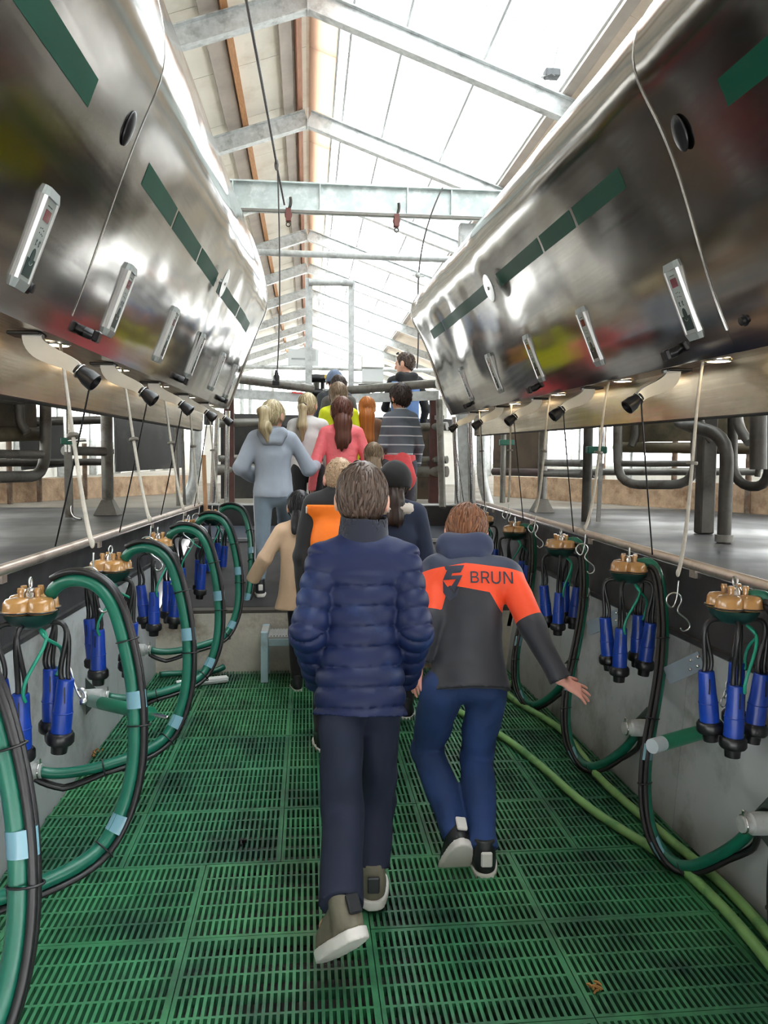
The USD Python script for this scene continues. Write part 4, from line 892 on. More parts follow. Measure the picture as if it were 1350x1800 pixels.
for lab, runs in (('left', [('pipe', [(-0.918, 8.200, 1.883), (-0.428, 8.400, 1.912)], .045), ('pipe', [(-0.920, 8.200, 1.516), (-0.428, 8.400, 1.533)], .036), ('pipe', [(-0.950, 8.200, 1.396), (-0.428, 8.400, 1.410)], .058)]), ('right', [('pipe', [(1.117, 8.400, 1.871), (1.489, 8.150, 1.883)], .045), ('pipe', [(1.121, 8.400, 1.510), (1.494, 8.150, 1.525)], .042), ('pipe', [(1.123, 8.400, 1.391), (1.496, 8.150, 1.397)], .060)])):
    rail('barrier', 'three horizontal grey barrier pipes at the %s of the far gate' % lab, 'barrier', runs, m_dirty)
one('barrier_plate', 'dark plate behind the barrier pipes at left of the far gate', 'plate', bar(V((-0.989, 9.000, 1.622)) * V([1, 1, 0]) + V([0, 0, 1.48]), V((-0.136, 9.300, 1.635)) * V([1, 1, 0]) + V([0, 0, 1.48]), .02, .85), m_dplate)
one('barrier_plate', 'brown dark plate behind the barrier pipes at right of the far gate', 'plate', bar(V((0.754, 9.300, 1.644)) * V([1, 1, 0]) + V([0, 0, 1.48]), V((1.505, 9.000, 1.647)) * V([1, 1, 0]) + V([0, 0, 1.48]), .02, .85), m_stain)
# --- fence and machinery behind the gate
rail('far_rail', 'thin double rail far behind the gate', 'rail', [('rail', [(-1.956, 16.000, 3.119), (3.079, 16.000, 3.132)], .028), ('rail', [(-1.954, 16.000, 3.404), (3.075, 16.000, 3.403)], .045), ('upright', [(-1.322, 15.825, 1.050), (-1.330, 16.000, 3.131)], .04), ('upright', [(-1.153, 15.861, 1.050), (-1.158, 16.000, 3.134)], .04), ('upright', [(1.936, 16.300, 1.056), (1.877, 16.000, 3.379)], .04)], m_galv)
p = thing('far_plinth', 'low black sill far behind the gate', 'sill')
part(p, 'sill', bar((-1.95, 15, 2.28), (3.0, 15, 2.22), .2, .22), m_dplate)
part(p, 'wall', bar((-1.95, 15.02, 1.60), (3.0, 15.02, 1.60), .14, 1.09), m_white)
p = thing('far_machine', 'dark machine parts far behind the right half of the gate', 'machine')
part(p, 'drum', pipe((0.753, 12.000, 2.564), (0.966, 12.000, 2.568), .09), m_darkpipe, smooth=40); part(p, 'bar', bar((0.788, 12.000, 2.669), (1.723, 12.000, 2.704), .05, .05), m_darkpipe); part(p, 'stand', pipe((0.877, 12.000, 2.548), ((0.877, 12.000, 2.548)[0], 12, 1.05), .05), m_darkpipe, smooth=40); part(p, 'wheel', ring((1.090, 12.000, 2.570), .07, .03, (0, 1, 0)), m_chrome, smooth=True)
p = thing('notice_board', 'pale board with a line of grey print far behind the gate', 'sign')
part(p, 'board', box((.62, .03, .33), (-0.086, 16.000, 3.616)), mat('board_grey', '#b9bcbb', rough=0.6))
part(p, 'print_line', box((.34, .004, .035), V((-0.155, 16.000, 3.580)) - V([0, .018, 0])), mat('print_grey', '#8c8f90', rough=0.6))
part(p, 'print_patch', box((.16, .004, .22), V((0.088, 16.000, 3.655)) - V([0, .018, 0])), mat('print_grey2', '#a4a6a6', rough=0.6))
p = thing('wall_cabinet', 'pale grey box hanging on the far rails beside the man', 'box')
part(p, 'box', box((.42, .3, .22), (1.258, 15.000, 3.415)), mat('box_pale', '#d6d8d6', rough=0.5)); part(p, 'lower_box', box((.40, .25, .24), (1.260, 15.000, 3.153)), mat('box_grey', '#b4b8b8', rough=0.5))

# ============================================================ OVERHEAD: BEAM, PIPE, FRAME, ROPES
p = thing('cross_beam', 'galvanised cross beam spanning between the cabinets', 'beam')
ya, za, zb = 7.75, 4.20, 4.12
A, B2 = V([-5.9, ya, 4.045]), V([5.9, ya, 4.085])
part(p, 'beam', ibeam(A, B2, 0.275, 0.12, 0.014), mat('mottled_zinc', '#b9c3c1', rough=0.45, metal=0.45, var=0.14, vscale=9, dirt='#e3e8e6', dirt_scale=6, dirt_amt=0.45))
part(p, 'lower_flange', bar(A - V([0, .05, .145]), B2 - V([0, .05, .145]), .03, .025), m_dirty)
for x in (-.72, .12, .98, 1.42): part(p, 'stiffener', box((.012, .11, .25), (x, ya, 4.065)), MATS['mottled_zinc'])
p2 = part(p, 'post', box((.17, .10, 2.86), (1.62, ya + .12, 2.482)), m_galv)
rail('roof_pipe', 'galvanised round pipe spanning below the cross beam', 'pipe', [('pipe', [lerp(V((-0.676, 9.400, 3.964)), V((1.643, 9.000, 3.855)), -2.2), lerp(V((-0.676, 9.400, 3.964)), V((1.643, 9.000, 3.855)), 2.75)], .038)], m_galv)
p = thing('portal_frame', 'tall galvanised square frame standing behind the gate', 'frame')
for (a, w) in (((0.016, 9.400, 3.674), .085), ((0.527, 9.400, 3.657), .065)): part(p, 'post', bar((a[0], a[1], 1.05), a, w, w, (0, 1, 0)), m_galv)
part(p, 'top_pipe', pipe((0.016, 9.350, 3.623), (0.538, 9.350, 3.632), .040), m_galv, smooth=40)
m_redp = mat('red_pulley', '#6b3a33', rough=0.5, var=0.2)
def pulley(c, lab):
    p = thing('pulley', lab, 'pulley'); c = V(c)
    part(p, 'hanger', tube(spline([c + V([.02, 0, .17]), c + V([.02, 0, .10]), c + V([.0, 0, .05])], 10), .014, 8), m_darkpipe, smooth=True)
    part(p, 'wheel', lathe([(0, -.02), (.036, -.018), (.028, 0), (.036, .018), (0, .02)], 20, c, (0, 1, 0)), m_redp, smooth=40)
    for s in (-1, 1): part(p, 'cheek', box((.05, .006, .12), c + V([0, s * .026, 0]), .002), m_redp)
    part(p, 'shackle', ring(c + V([0, 0, -.09]), .02, .006, (0, 1, 0), 16), m_darkpipe, smooth=True)
pulley((-0.187, 7.700, 3.884), 'small red pulley under the cross beam at left')
pulley((0.872, 7.700, 3.871), 'small red pulley under the cross beam at right')
m_cable = mat('grey_cable', '#4f4b49', rough=0.6)
one('lifting_rope', 'dark rope running down from the roof to the left pulley', 'rope', cat([tube(spline([(-0.353, 4.600, 4.123), (-0.321, 5.600, 4.129), (-0.282, 7.200, 4.177)], 20), .010, 8), ball((-0.282, 7.200, 4.167), (.02, .02, .05), 2), tube([(-0.279, 7.250, 4.166), (-0.221, 7.550, 3.931)], .009, 8)]), m_cable, smooth=True)
p = thing('pendant_plug', 'black plug hanging on a long thin cable from the roof rope', 'plug')
part(p, 'cable', tube(spline([(-0.276, 7.300, 4.179), (-0.267, 7.500, 3.597), (-0.271, 7.600, 2.870), (-0.293, 7.600, 2.352)], 20), .007, 8), m_cable, smooth=True)
part(p, 'plug', cat([lathe([(0, .06), (.012, .06), (.02, .02), (.03, .0), (.03, -.05), (0, -.05)], 14, (-0.299, 7.600, 2.314)), box((.07, .05, .05), V((-0.304, 7.600, 2.281)) - V([0, 0, .03]), .008)]), m_blkpl, smooth=40)
p = thing('pendant_cable', 'thin cable hanging beside the right cabinet end', 'cable')
part(p, 'cable', tube(spline([(1.310, 7.600, 4.173), (1.169, 7.600, 3.814), (1.104, 7.700, 3.427), (1.098, 7.700, 2.925), (1.092, 7.700, 2.431)], 30), .007, 8), m_cable, smooth=True)
part(p, 'fitting', cat([ball((1.093, 7.700, 3.349), (.03, .02, .03), 1), bar((1.036, 7.700, 3.347), (1.156, 7.700, 3.340), .012, .012)]), m_galv)
p = thing('flood_light', 'small grey lamp fitting under the bright roof sheets', 'lamp fitting')
c = V((2.066, 6.600, 4.806))
part(p, 'body', box((.13, .09, .07), c, .01), mat('fitting_grey', '#6e7173', rough=0.5)); part(p, 'frame', ring(c + V([-.02, 0, -.03]), .07, .006, (0, 0, 1), 4), m_galv); part(p, 'stem', pipe(c, c + V([.05, 0, .25]), .008), m_galv)
# ============================================================ PEOPLE: smooth implicit bodies turned into one mesh each
def smin(a, b, k):
    h = np.clip(0.5 + 0.5 * (b - a) / k, 0, 1); return b * (1 - h) + a * h - k * h * (1 - h)
def cone(P, a, b, ra, rb, sq=None):
    a, b = V(a, float), V(b, float)
    if sq is not None:
        d, s = sq; d = V(d); P = P + (s - 1) * (P @ d)[:, None] * d; a = a + (s - 1) * (a @ d) * d; b = b + (s - 1) * (b @ d) * d
    ba = b - a; L = max(ba @ ba, 1e-9); t = np.clip(((P - a) @ ba) / L, 0, 1)
    return np.linalg.norm(P - a - t[:, None] * ba, axis=1) - (ra + (rb - ra) * t)
def ell(P, c, r, R=None):
    q = P - V(c)
    if R is not None: q = q @ R
    r = V(r, float); k0 = np.linalg.norm(q / r, axis=1); k1 = np.linalg.norm(q / r ** 2, axis=1)
    return k0 * (k0 - 1) / np.maximum(k1, 1e-9)
def wrinkle(P, seed, f):
    g = np.random.default_rng(seed); out = 0
    for k in range(5):
        d = g.normal(size=3); d /= np.linalg.norm(d); e = g.normal(size=3)
        ff = f * (0.7 + 0.35 * k)
        out = out + np.sin(P @ d * ff + 1.6 * np.sin(P @ e * ff * 0.45 + k) + k * 2.1) / (1 + 0.5 * k)
    return out * 0.35
def surface(F, lo, hi, h):
    """Naive surface nets of F < 0 on a grid of step h, evaluated only near the surface."""
    lo, hi = V(lo, float) - 2 * h, V(hi, float) + 2 * h
    B = 5; n = np.ceil((hi - lo) / (h * B)).astype(int)
    ax = [lo[d] + (np.arange(n[d]) + 0.5) * h * B for d in range(3)]
    cc = np.stack(np.meshgrid(*ax, indexing='ij'), -1).reshape(-1, 3); dc = F(cc)
    near = np.abs(dc) < h * B * 1.9
    val = np.repeat(np.repeat(np.repeat(np.where(dc.reshape(n) < 0, -1.0, 1.0), B, 0), B, 1), B, 2)
    idx = np.argwhere(near.reshape(n))
    off = np.stack(np.meshgrid(np.arange(B), np.arange(B), np.arange(B), indexing='ij'), -1).reshape(-1, 3)
    ii = (idx[:, None] * B + off[None]).reshape(-1, 3)
    val[ii[:, 0], ii[:, 1], ii[:, 2]] = F(lo + (ii + 0.5) * h)
    val[[0, -1]] = 1; val[:, [0, -1]] = 1; val[:, :, [0, -1]] = 1
    S = val < 0; N = val.shape
    c = [S[a:N[0] - 1 + a, b:N[1] - 1 + b, d:N[2] - 1 + d] for a in (0, 1) for b in (0, 1) for d in (0, 1)]
    tot = sum(x.astype(np.int8) for x in c); cells = np.argwhere((tot > 0) & (tot < 8))
    acc = np.zeros((len(cells), 3)); cnt = np.zeros(len(cells))
    for a in np.ndindex(2, 2, 2):
        for d in range(3):
            if a[d]: continue
            b = list(a); b[d] = 1
            va = val[tuple((cells + V(a, int)).T)]; vb = val[tuple((cells + V(b, int)).T)]
            m = (va < 0) != (vb < 0); t = np.where(m, va / np.where(m, va - vb, 1), 0)
            p = cells + V(a) + 0.0; p[:, d] += t
            acc[m] += p[m]; cnt[m] += 1
    vert = lo + (acc / cnt[:, None] + 0.5) * h
    num = -np.ones(V(N) - 1, int); num[tuple(cells.T)] = np.arange(len(cells))
    faces = []
    for d in range(3):
        e1, e2 = (d + 1) % 3, (d + 2) % 3
        s0 = [slice(None)] * 3; s1 = [slice(None)] * 3; s0[d] = slice(0, -1); s1[d] = slice(1, None)
        A, Bm = S[tuple(s0)], S[tuple(s1)]
        for m, flip in ((A & ~Bm, False), (~A & Bm, True)):
            q = np.argwhere(m); q = q[(q[:, e1] > 0) & (q[:, e2] > 0) & (q[:, e1] < N[e1] - 1) & (q[:, e2] < N[e2] - 1)]
            u = np.zeros(3, int); u[e1] = 1; w = np.zeros(3, int); w[e2] = 1
            quad = np.stack([num[tuple((q - u - w).T)], num[tuple((q - w).T)], num[tuple(q.T)], num[tuple((q - u).T)]], 1)
            faces.append(quad[:, ::-1] if flip else quad)
    f = tri(np.vstack(faces)); return vert, f[(f >= 0).all(1)]
def bounds(pts, m):
    p = V(pts); return p.min(0) - m, p.max(0) + m
def unit(v): v = V(v, float); return v / np.linalg.norm(v)

def skin_mat(name, col):
    return mat(name, col, rough=0.5, var=0.08, vscale=40, sss=0.08, bump=0.05, bscale=400, bdist=0.001)
m_skin = skin_mat('skin_fair', '#d9a48c'); m_skin2 = skin_mat('skin_pink', '#dda090'); m_skin3 = skin_mat('skin_brown', '#8d6048')
def cloth(name, col, **k):
    a = dict(rough=0.8, var=0.1, vscale=9, bump=0.25, bscale=350, bdist=0.0015, sheen=0.15); a.update(k); return mat(name, col, **a)
def zone_mat(name, base, c1, c2, rough=0.6):
    """Cloth in three flat colours; the seams between them are carried by the garment's own coordinates."""
    MATS[name] = usdkit.material(stage, '/World/Looks/' + name, {
        'a': ('attribute', dict(attribute='rest')), 's': ('separate_xyz', {}),
        'g1': ('math', dict(math_type='greater_than', value2=0.0)), 'g2': ('math', dict(math_type='greater_than', value2=0.0)),
        'm1': ('mix', dict(color1=lin(base), color2=lin(c1))), 'm2': ('mix', dict(color2=lin(c2))),
        'g': ('geometry', {}), 'n': ('noise_texture', dict(scale=300.0)), 'b': ('bump', dict(strength=0.2, distance=0.001)), 'p': ('principled_bsdf', dict(roughness=rough, sheen_weight=0.1))},
        [('a.vector', 's.vector'), ('s.x', 'g1.value1'), ('s.y', 'g2.value1'), ('g1.value', 'm1.fac'), ('m1.color', 'm2.color1'), ('g2.value', 'm2.fac'), ('m2.color', 'p.base_color'), ('g.position', 'n.vector'), ('n.fac', 'b.height'), ('b.normal', 'p.normal')], surface='p.BSDF')
    return MATS[name]
def stripe_mat(name, base, c1, freq, duty):
    MATS[name] = usdkit.material(stage, '/World/Looks/' + name, {
        'a': ('attribute', dict(attribute='rest')), 's': ('separate_xyz', {}), 'k': ('math', dict(math_type='multiply', value2=freq)), 'f': ('math', dict(math_type='fraction')),
        'l': ('math', dict(math_type='less_than', value2=duty)), 'm1': ('mix', dict(color1=lin(base), color2=lin(c1))), 'p': ('principled_bsdf', dict(roughness=0.85))},
        [('a.vector', 's.vector'), ('s.z', 'k.value1'), ('k.value', 'f.value1'), ('f.value', 'l.value1'), ('l.value', 'm1.fac'), ('m1.color', 'p.base_color')], surface='p.BSDF')
    return MATS[name]
def print_mat(name, base, ink, scale):
    MATS[name] = usdkit.material(stage, '/World/Looks/' + name, {
        'a': ('attribute', dict(attribute='rest')), 'v': ('voronoi_texture', dict(scale=scale)), 'n': ('noise_texture', dict(scale=scale * 1.3, detail=3.0)), 'ad': ('math', dict(math_type='add')),
        'r': ('rgb_ramp', dict(ramp=[(0.52, lin(ink)), (0.62, lin(base))])), 'p': ('principled_bsdf', dict(roughness=0.8))},
        [('a.vector', 'v.vector'), ('a.vector', 'n.vector'), ('v.distance', 'ad.value1'), ('n.fac', 'ad.value2'), ('ad.value', 'r.fac'), ('r.color', 'p.base_color')], surface='p.BSDF')
    return MATS[name]

def hand_mesh(wrist, d, pn, th, S, curl=0.35, spread=0.12, h=0.0032):
    """Palm, four fingers of unequal length and a thumb. d: along the hand, pn: palm normal, th: side the thumb leaves from."""
    d, pn = unit(d), unit(V(pn) - unit(d) * (unit(d) @ V(pn))); sd = np.cross(d, pn); sd = sd if sd @ V(th) > 0 else -sd
    w = V(wrist, float); s = S; segs = []
    pal = w + d * .045 * s
    def fing(root, dr, L, r, c):
        p = root; q = []
        for k, f in enumerate((.45, .31, .24)):
            ang = c * (0.55 + 0.75 * k); dd = unit(dr * math.cos(ang) + pn * math.sin(ang)); e = p + dd * L * f; q.append((p, e, r * (1 - .10 * k), r * (1 - .10 * (k + 1)))); p = e
        return q
    for k, (o, L, r) in enumerate([(.026, .060, .0078), (.009, .068, .0080), (-.009, .063, .0077), (-.025, .050, .0068)]):
        root = w + d * (.075 - .004 * abs(k - 1)) * s + sd * o * s; segs += fing(root, unit(d + sd * spread * (1.5 - k) * .6), L * s, r * s, curl * (1 + .15 * k))
    tb = w + d * .022 * s + sd * .024 * s
    tseg = []; p = tb
    for L, r0, r1, a in ((.036, .0115, .0100, .75), (.028, .0100, .0086, .55), (.022, .0086, .0070, .45)):
        e = p + unit(d * math.cos(a) + sd * math.sin(a) + pn * .25) * L * s; tseg.append((p, e, r0 * s, r1 * s)); p = e
    def F(P):
        x = cone(P, w - d * .01 * s, w + d * .03 * s, .019 * s, .022 * s, (pn, 1.45))
        for o in (-.020, -.007, .007, .020): x = smin(x, cone(P, w + d * .025 * s + sd * o * .7 * s, w + d * .073 * s + sd * o * s, .013 * s, .0115 * s), .008 * s)
        f = np.full(len(P), 9.0)
        for a, b, r0, r1 in segs: f = np.minimum(f, cone(P, a, b, r0, r1))
        t = np.full(len(P), 9.0)
        for a, b, r0, r1 in tseg: t = np.minimum(t, cone(P, a, b, r0, r1))
        return smin(smin(x, f, .005 * s), t, .008 * s)
    ends = [w - d * .03 * s] + [b for a, b, *_ in segs + tseg]
    lo, hi = bounds(ends, .03 * s); return surface(F, lo, hi, h)

def axes(yaw, pitch=0, roll=0):
    """Columns right, forward, up of something turned by yaw (left is positive) and nodding by pitch (down is negative)."""
    return Rotation.from_euler('ZXY', [yaw, pitch, roll], degrees=True).as_matrix()
HEADR = V([.074, .090, .108])
def head_field(P, hc, R, S):
    q = (P - hc) @ R / S
    d = ell(q, (0, -.006, .012), (.073, .089, .094))
    d = smin(d, ell(q, (0, .022, -.045), (.054, .060, .062)), .03)
    d = smin(d, cone(q, (0, .088, -.002), (0, .103, -.030), .009, .0135), .012)
    d = smin(d, ell(q, (0, .074, -.062), (.020, .013, .006)), .008)
    d = smin(d, ell(q, (0, .066, -.094), (.020, .018, .016)), .02)
    for s in (-1, 1):
        d = np.maximum(d, -ell(q, (s * .030, .093, .006), (.017, .014, .010)) * 1.0)
        d = smin(d, ell(q, (s * .030, .078, .006), (.0125, .0125, .0105)), .003)
        d = smin(d, cone(q, (s * .016, .083, .024), (s * .046, .073, .022), .006, .005), .01)
        ear = np.maximum(ell(q, (s * .083, -.012, -.010), (.011, .020, .033)), -ell(q, (s * .095, -.002, -.008), (.008, .010, .018)))
        d = smin(d, ear, .006)
    return d * S
def hair_line(q, nape, brow, side=-.012):
    """Height of the lower hair edge over the head: nape behind, over the ears, brow in front."""
    y = q[:, 1]; t = np.clip((y + .085) / .07, 0, 1); u = np.clip((y - .02) / .05, 0, 1)
    t = t * t * (3 - 2 * t); u = u * u * (3 - 2 * u)
    return nape + (side - nape) * t + (brow - side) * u
def gr(u, z, seed=0):
    return 0.5 * np.sin(41 * u + 2.5 * np.sin(9 * u + seed) + 6 * z + seed) + 0.35 * np.sin(93 * u + 3 * np.sin(17 * u) - 11 * z + 2 * seed) + 0.25 * np.sin(190 * u + 5 * z)
def make_hair(p, base, hc, R, S, spec, neck, back, dn, h):
    kind = spec['kind']; g = spec.get('thick', .012); seed = spec.get('seed', 1)
    rr = V([.074, .090, .096]) + V([g * spec.get('gx', .8), g, g]); nape = spec.get('nape', -.075); amp = spec.get('amp', .0048)
    chain = []
    L = spec.get('len', .25)
    hb = lambda x, y, z: hc + R @ (V([x, y, z]) * S)
    if kind == 'long':
        w = spec.get('w', .066)
        a = hb(0, -.045, .0); b = neck + back * (.085 * S) + V([0, 0, .03]) * S; c = b + dn * L * .55 + back * .012; e = b + dn * L + back * spec.get('off', .0)
        chain = [(a, b, w * S, w * 1.02 * S), (b, c, w * 1.02 * S, w * .95 * S), (c, e, w * .95 * S, w * .55 * S)]
    if kind == 'tail':
        t = hb(0, -.098, spec.get('tz', .03)); m = hb(0, -.150, spec.get('tz', .03) - .03); w = spec.get('w', .032)
        e1 = m + dn * L * .5 + back * .015 + V(spec.get('sway', (0, 0, 0))) * .5; e2 = m + dn * L + V(spec.get('sway', (0, 0, 0)))
        chain = [(t, m, .020 * S, .030 * S), (m, e1, .034 * S, w * 1.15 * S), (e1, e2, w * 1.15 * S, .011 * S)]
    lat = R[:, 0]
    def F(P):
        q = (P - hc) @ R / S
        u = np.arctan2(q[:, 0], -q[:, 1] + .02) * .085; uu = u
        d = ell(q, (0, -.006, .012), rr) - (0.004 * np.clip(q[:, 2] * 8, -1, 1))
        d = np.maximum(d, (hair_line(q, nape, spec.get('brow', .055), spec.get('side', -.012)) - q[:, 2]) + .004 * gr(u * 1.3, 0, seed))
        d = d + amp * gr(u, q[:, 2] * .35, seed) * np.clip(1.2 - q[:, 2] / .1, .15, 1)
        d = d * S
        if chain:
            c = np.full(len(P), 9.0)
            for a, b, ra, rb in chain: c = smin(c, cone(P, a, b, ra, rb, (back, 1.75 if kind == 'long' else 1.25)), .03)
            x = (P - hc) @ lat
            c = c + amp * 1.4 * S * gr(x * 1.3, P[:, 2] * .25, seed + 1)
            end = chain[-1][1]; c = np.maximum(c, (end[2] + .02 - P[:, 2]) * .9 + .018 * gr(x * 1.1, 0, seed + 2))
            d = smin(d, c, .02 * S)
        return d
    pts = [hc - .13 * S, hc + .13 * S] + [k[1] for k in chain]; lo, hi = bounds(pts, .07 * S)
    v, f = surface(F, lo, hi, h)
    q = (v - hc) @ R / S; u = np.arctan2(q[:, 0], -q[:, 1] + .02) * .085
    if chain: u = np.where(q[:, 2] < -.05, q[:, 0], u)
    part(p, 'hair', (v - base, f), spec['mat'], smooth=True, rest=np.stack([u, q[:, 1] * .12, q[:, 2] * .6], 1))
    if spec.get('tie'): part(p, 'hair_tie', move(ring(chain[0][1] + (chain[0][0] - chain[0][1]) * .5, .026 * S, .008 * S, chain[0][1] - chain[0][0], 18), -base), spec['tie'], smooth=True)
    return rr
def strands(p, base, hc, R, S, rr, material, n, length, crown=(0.012, -.035, .105), nape=-.07, seed=3, wid=.0011):
    g = np.random.default_rng(seed); C = V(crown); pts, cnt, w = [], [], []
    rr = V(rr) + .001; o = V([0, -.006, .012])
    while len(cnt) < n:
        d = g.normal(size=3); d /= np.linalg.norm(d)
        x = d * rr + o
        if x[2] < hair_line(x[None], nape + .012, .06)[0] or (x[1] > .06 and x[2] < .06): continue
        line = [x.copy()]; step = length * g.uniform(.7, 1.15) / 6
        ph = g.normal(size=3) * .25; lift = g.uniform(0.0, .010)
        for k in range(6):
            nn = (x - o) / rr ** 2; nn /= np.linalg.norm(nn)
            t = (x - C) / (np.linalg.norm(x - C) + .02) + V([0, 0, -1.0]) * (.35 + .1 * k) + ph * .6; t = t - nn * (t @ nn); t /= np.linalg.norm(t) + 1e-9
            x = x + t * step; q = (x - o) / rr; x = o + rr * q / np.linalg.norm(q) * (1 + (.012 + lift * 1.2) * math.sin(math.pi * min(1, (k + 1) / 5.0)) + .015 * (k == 5)); line.append(x.copy())
        pts += line; cnt.append(7); w += [wid, wid, wid, wid * .95, wid * .85, wid * .7, wid * .35]
    P = hc + (V(pts) * S) @ R.T - base
    b = UsdGeom.BasisCurves.Define(stage, numbered(p, 'hair_strand'))
    b.CreateTypeAttr('linear'); b.CreatePointsAttr(Vt.Vec3fArray.FromNumpy(P.astype(np.float32))); b.CreateCurveVertexCountsAttr(Vt.IntArray(cnt)); b.CreateWidthsAttr(Vt.FloatArray([x * S * 2 for x in w])); b.SetWidthsInterpolation('vertex')
    UsdShade.MaterialBindingAPI.Apply(b.GetPrim()).Bind(material); tag(b.GetPrim(), None, None, None, 'stuff')

def locks(p, base, hc, R, S, rr, material, n, length, crown, nape, side, seed=5, wid=.0065):
    """Flat tapering locks of hair laid over the head from the crown, joined as one part."""
    g = np.random.default_rng(seed); C = V(crown); rr = V(rr); o = V([0, -.006, .012]); ms, rs = [], []
    while len(ms) < n:
        d = g.normal(size=3); d /= np.linalg.norm(d)
        x = d * rr + o
        if x[2] < hair_line(x[None], nape + .02, .065, side + .012)[0] or (x[1] > .05 and x[2] < .07): continue
        L = length * g.uniform(.6, 1.15); N = 9; pts, nn_ = [], []; ph = g.normal(size=3) * .22; lift = g.uniform(.0, .006)
        for k in range(N):
            q = (x - o) / rr; q /= np.linalg.norm(q); nn = q / rr; nn /= np.linalg.norm(nn)
            u = k / (N - 1); pts.append(o + rr * q + nn * (.001 + lift * math.sin(math.pi * min(1, u * 1.15)) + .005 * max(0, u - .8))); nn_.append(nn)
            t = (x - C) / (np.linalg.norm(x - C) + .02) + V([0, 0, -1.0]) * (.25 + .8 * u) + ph; t = t - nn * (t @ nn); t /= np.linalg.norm(t) + 1e-9; x = o + rr * q + t * L / N
        P = V(pts); Nn = V(nn_); T = np.gradient(P, axis=0); T /= np.linalg.norm(T, axis=1, keepdims=True); W = np.cross(T, Nn)
        w = wid * g.uniform(.6, 1.3) * np.interp(np.linspace(0, 1, N), [0, .25, .7, 1], [.35, 1, .8, .08]); v = []
        for a in np.linspace(0, 2 * np.pi, 6, endpoint=False): v.append(P + W * (w * math.cos(a))[:, None] + Nn * (w * .42 * math.sin(a))[:, None])
        v = np.stack(v, 1).reshape(-1, 3); i, j = np.meshgrid(np.arange(N - 1), np.arange(6), indexing='ij'); j2 = (j + 1) % 6
        ms.append((v, tri(np.stack([i * 6 + j, i * 6 + j2, (i + 1) * 6 + j2, (i + 1) * 6 + j], -1).reshape(-1, 4))))
        off = g.uniform(0, 8); rs.append(np.stack([np.full(len(v), off) + np.tile(np.cos(np.linspace(0, 2 * np.pi, 6, endpoint=False)) * .01, N), np.full(len(v), off * .7), np.repeat(np.linspace(0, .12, N), 6)], 1))
    v, f = cat(ms); part(p, 'hair_lock', (hc + (v * S) @ R.T - base, f), material, smooth=True, kind='stuff', rest=np.vstack(rs))

def shoe(p, base, ank, d, n, S, up_m, sole_m, high=0.05, h=.0065, accent=None):
    d = unit(d); n = unit(V(n) - d * (d @ V(n))); x = np.cross(d, n); R = np.stack([x, d, n], 1); ank = V(ank)
    L0, L1, zs = -.052 * S, .148 * S, -.062 * S
    def foot2(q, grow):   # outline of the sole in plan
        t = np.clip((q[:, 1] - L0) / (L1 - L0), 0, 1); c = .004 * S * np.sin(t * 3)
        w = (.031 + .012 * np.sin(np.clip(t * 1.25 - .15, 0, 1) * np.pi)) * S
        yy = np.clip(q[:, 1], L0 + .03 * S, L1 - .036 * S)
        return np.hypot(q[:, 0] - c, q[:, 1] - yy) - w - grow
    def U(P):
        q = (P - ank) @ R
        t = np.clip((q[:, 1] - L0) / (L1 - L0), 0, 1)
        top = (.030 - .062 * np.clip((t - .28) / .6, 0, 1) ** .8) * S
        d1 = np.maximum(foot2(q, -.003 * S) + .25 * np.maximum(q[:, 2] - zs, 0), q[:, 2] - top)
        d1 = smin(d1, cone(q, (0, -.012 * S, -.03 * S), (0, -.010 * S, (high - .01) * S), (.040 if high > .1 else .036) * S, (.040 if high > .1 else .034) * S), .02 * S)
        return np.maximum(np.maximum(d1, zs - q[:, 2]), q[:, 2] - high * S)
    def So(P):
        q = (P - ank) @ R; return np.maximum(np.maximum(foot2(q, .003 * S), q[:, 2] - zs - .002 * S), zs - .026 * S - q[:, 2])
    c = ank + d * .05 * S; lo, hi = c - .16 * S, c + .16 * S
    v, f = surface(U, lo, hi, h); q = part(p, 'shoe', (v - base, f), up_m, smooth=50)
    v, f = surface(So, lo, hi, h); part(q, 'sole', (v - base, f), sole_m, smooth=50)
    if accent is not None:
        part(q, 'heel_tab', frame(box((.034 * S, .012 * S, .045 * S), (0, L0 - .004 * S, -.012 * S), .004), ank - base, x, d, n), accent)

def stand(base, H, yaw=0.0, head=(0, 0, 0), armL=None, armR=None, step=0.0, lean=0.0):
    """Joints of a standing or stepping figure; arms as (elbow, wrist) offsets from the shoulder in the body's frame, in units of H."""
    R = axes(yaw); L = axes(yaw, -lean)
    b = V(base, float); J = {}
    pel = b + R @ V([0, 0, .52 * H]); J['pel'] = pel
    tb = lambda x, y, z: pel + L @ (V([x, y, z - .52]) * H)
    J['chest'] = tb(0, 0, .71); J['neck'] = tb(0, .0, .825); J['head'] = tb(0, .012, .915)
    for s, nm, a in ((-1, 'L', armL), (1, 'R', armR)):
        J['sh' + nm] = tb(s * .094, 0, .795); e, w = a or ((s * .035, -.01, -.175), (s * .03, .02, -.325))
        J['el' + nm] = J['sh' + nm] + R @ (V(e) * H); J['wr' + nm] = J['sh' + nm] + R @ (V(w) * H)
        J['hip' + nm] = pel + R @ (V([s * .055, 0, -.01]) * H)
        st = step * s
        J['kn' + nm] = b + R @ (V([s * .055, .02 + .5 * max(st, -.2) + (.05 if st > 0 else 0), .285 + .25 * max(st, 0)]) * H)
        J['an' + nm] = b + R @ (V([s * .055, -.01 + st, .045 + .5 * max(st, 0)]) * H)
        J['toe' + nm] = R @ V([s * .12, 1, 0])
    J['H'] = H; J['yaw'] = yaw; J['hd'] = (yaw + head[0], head[1], head[2]); return J
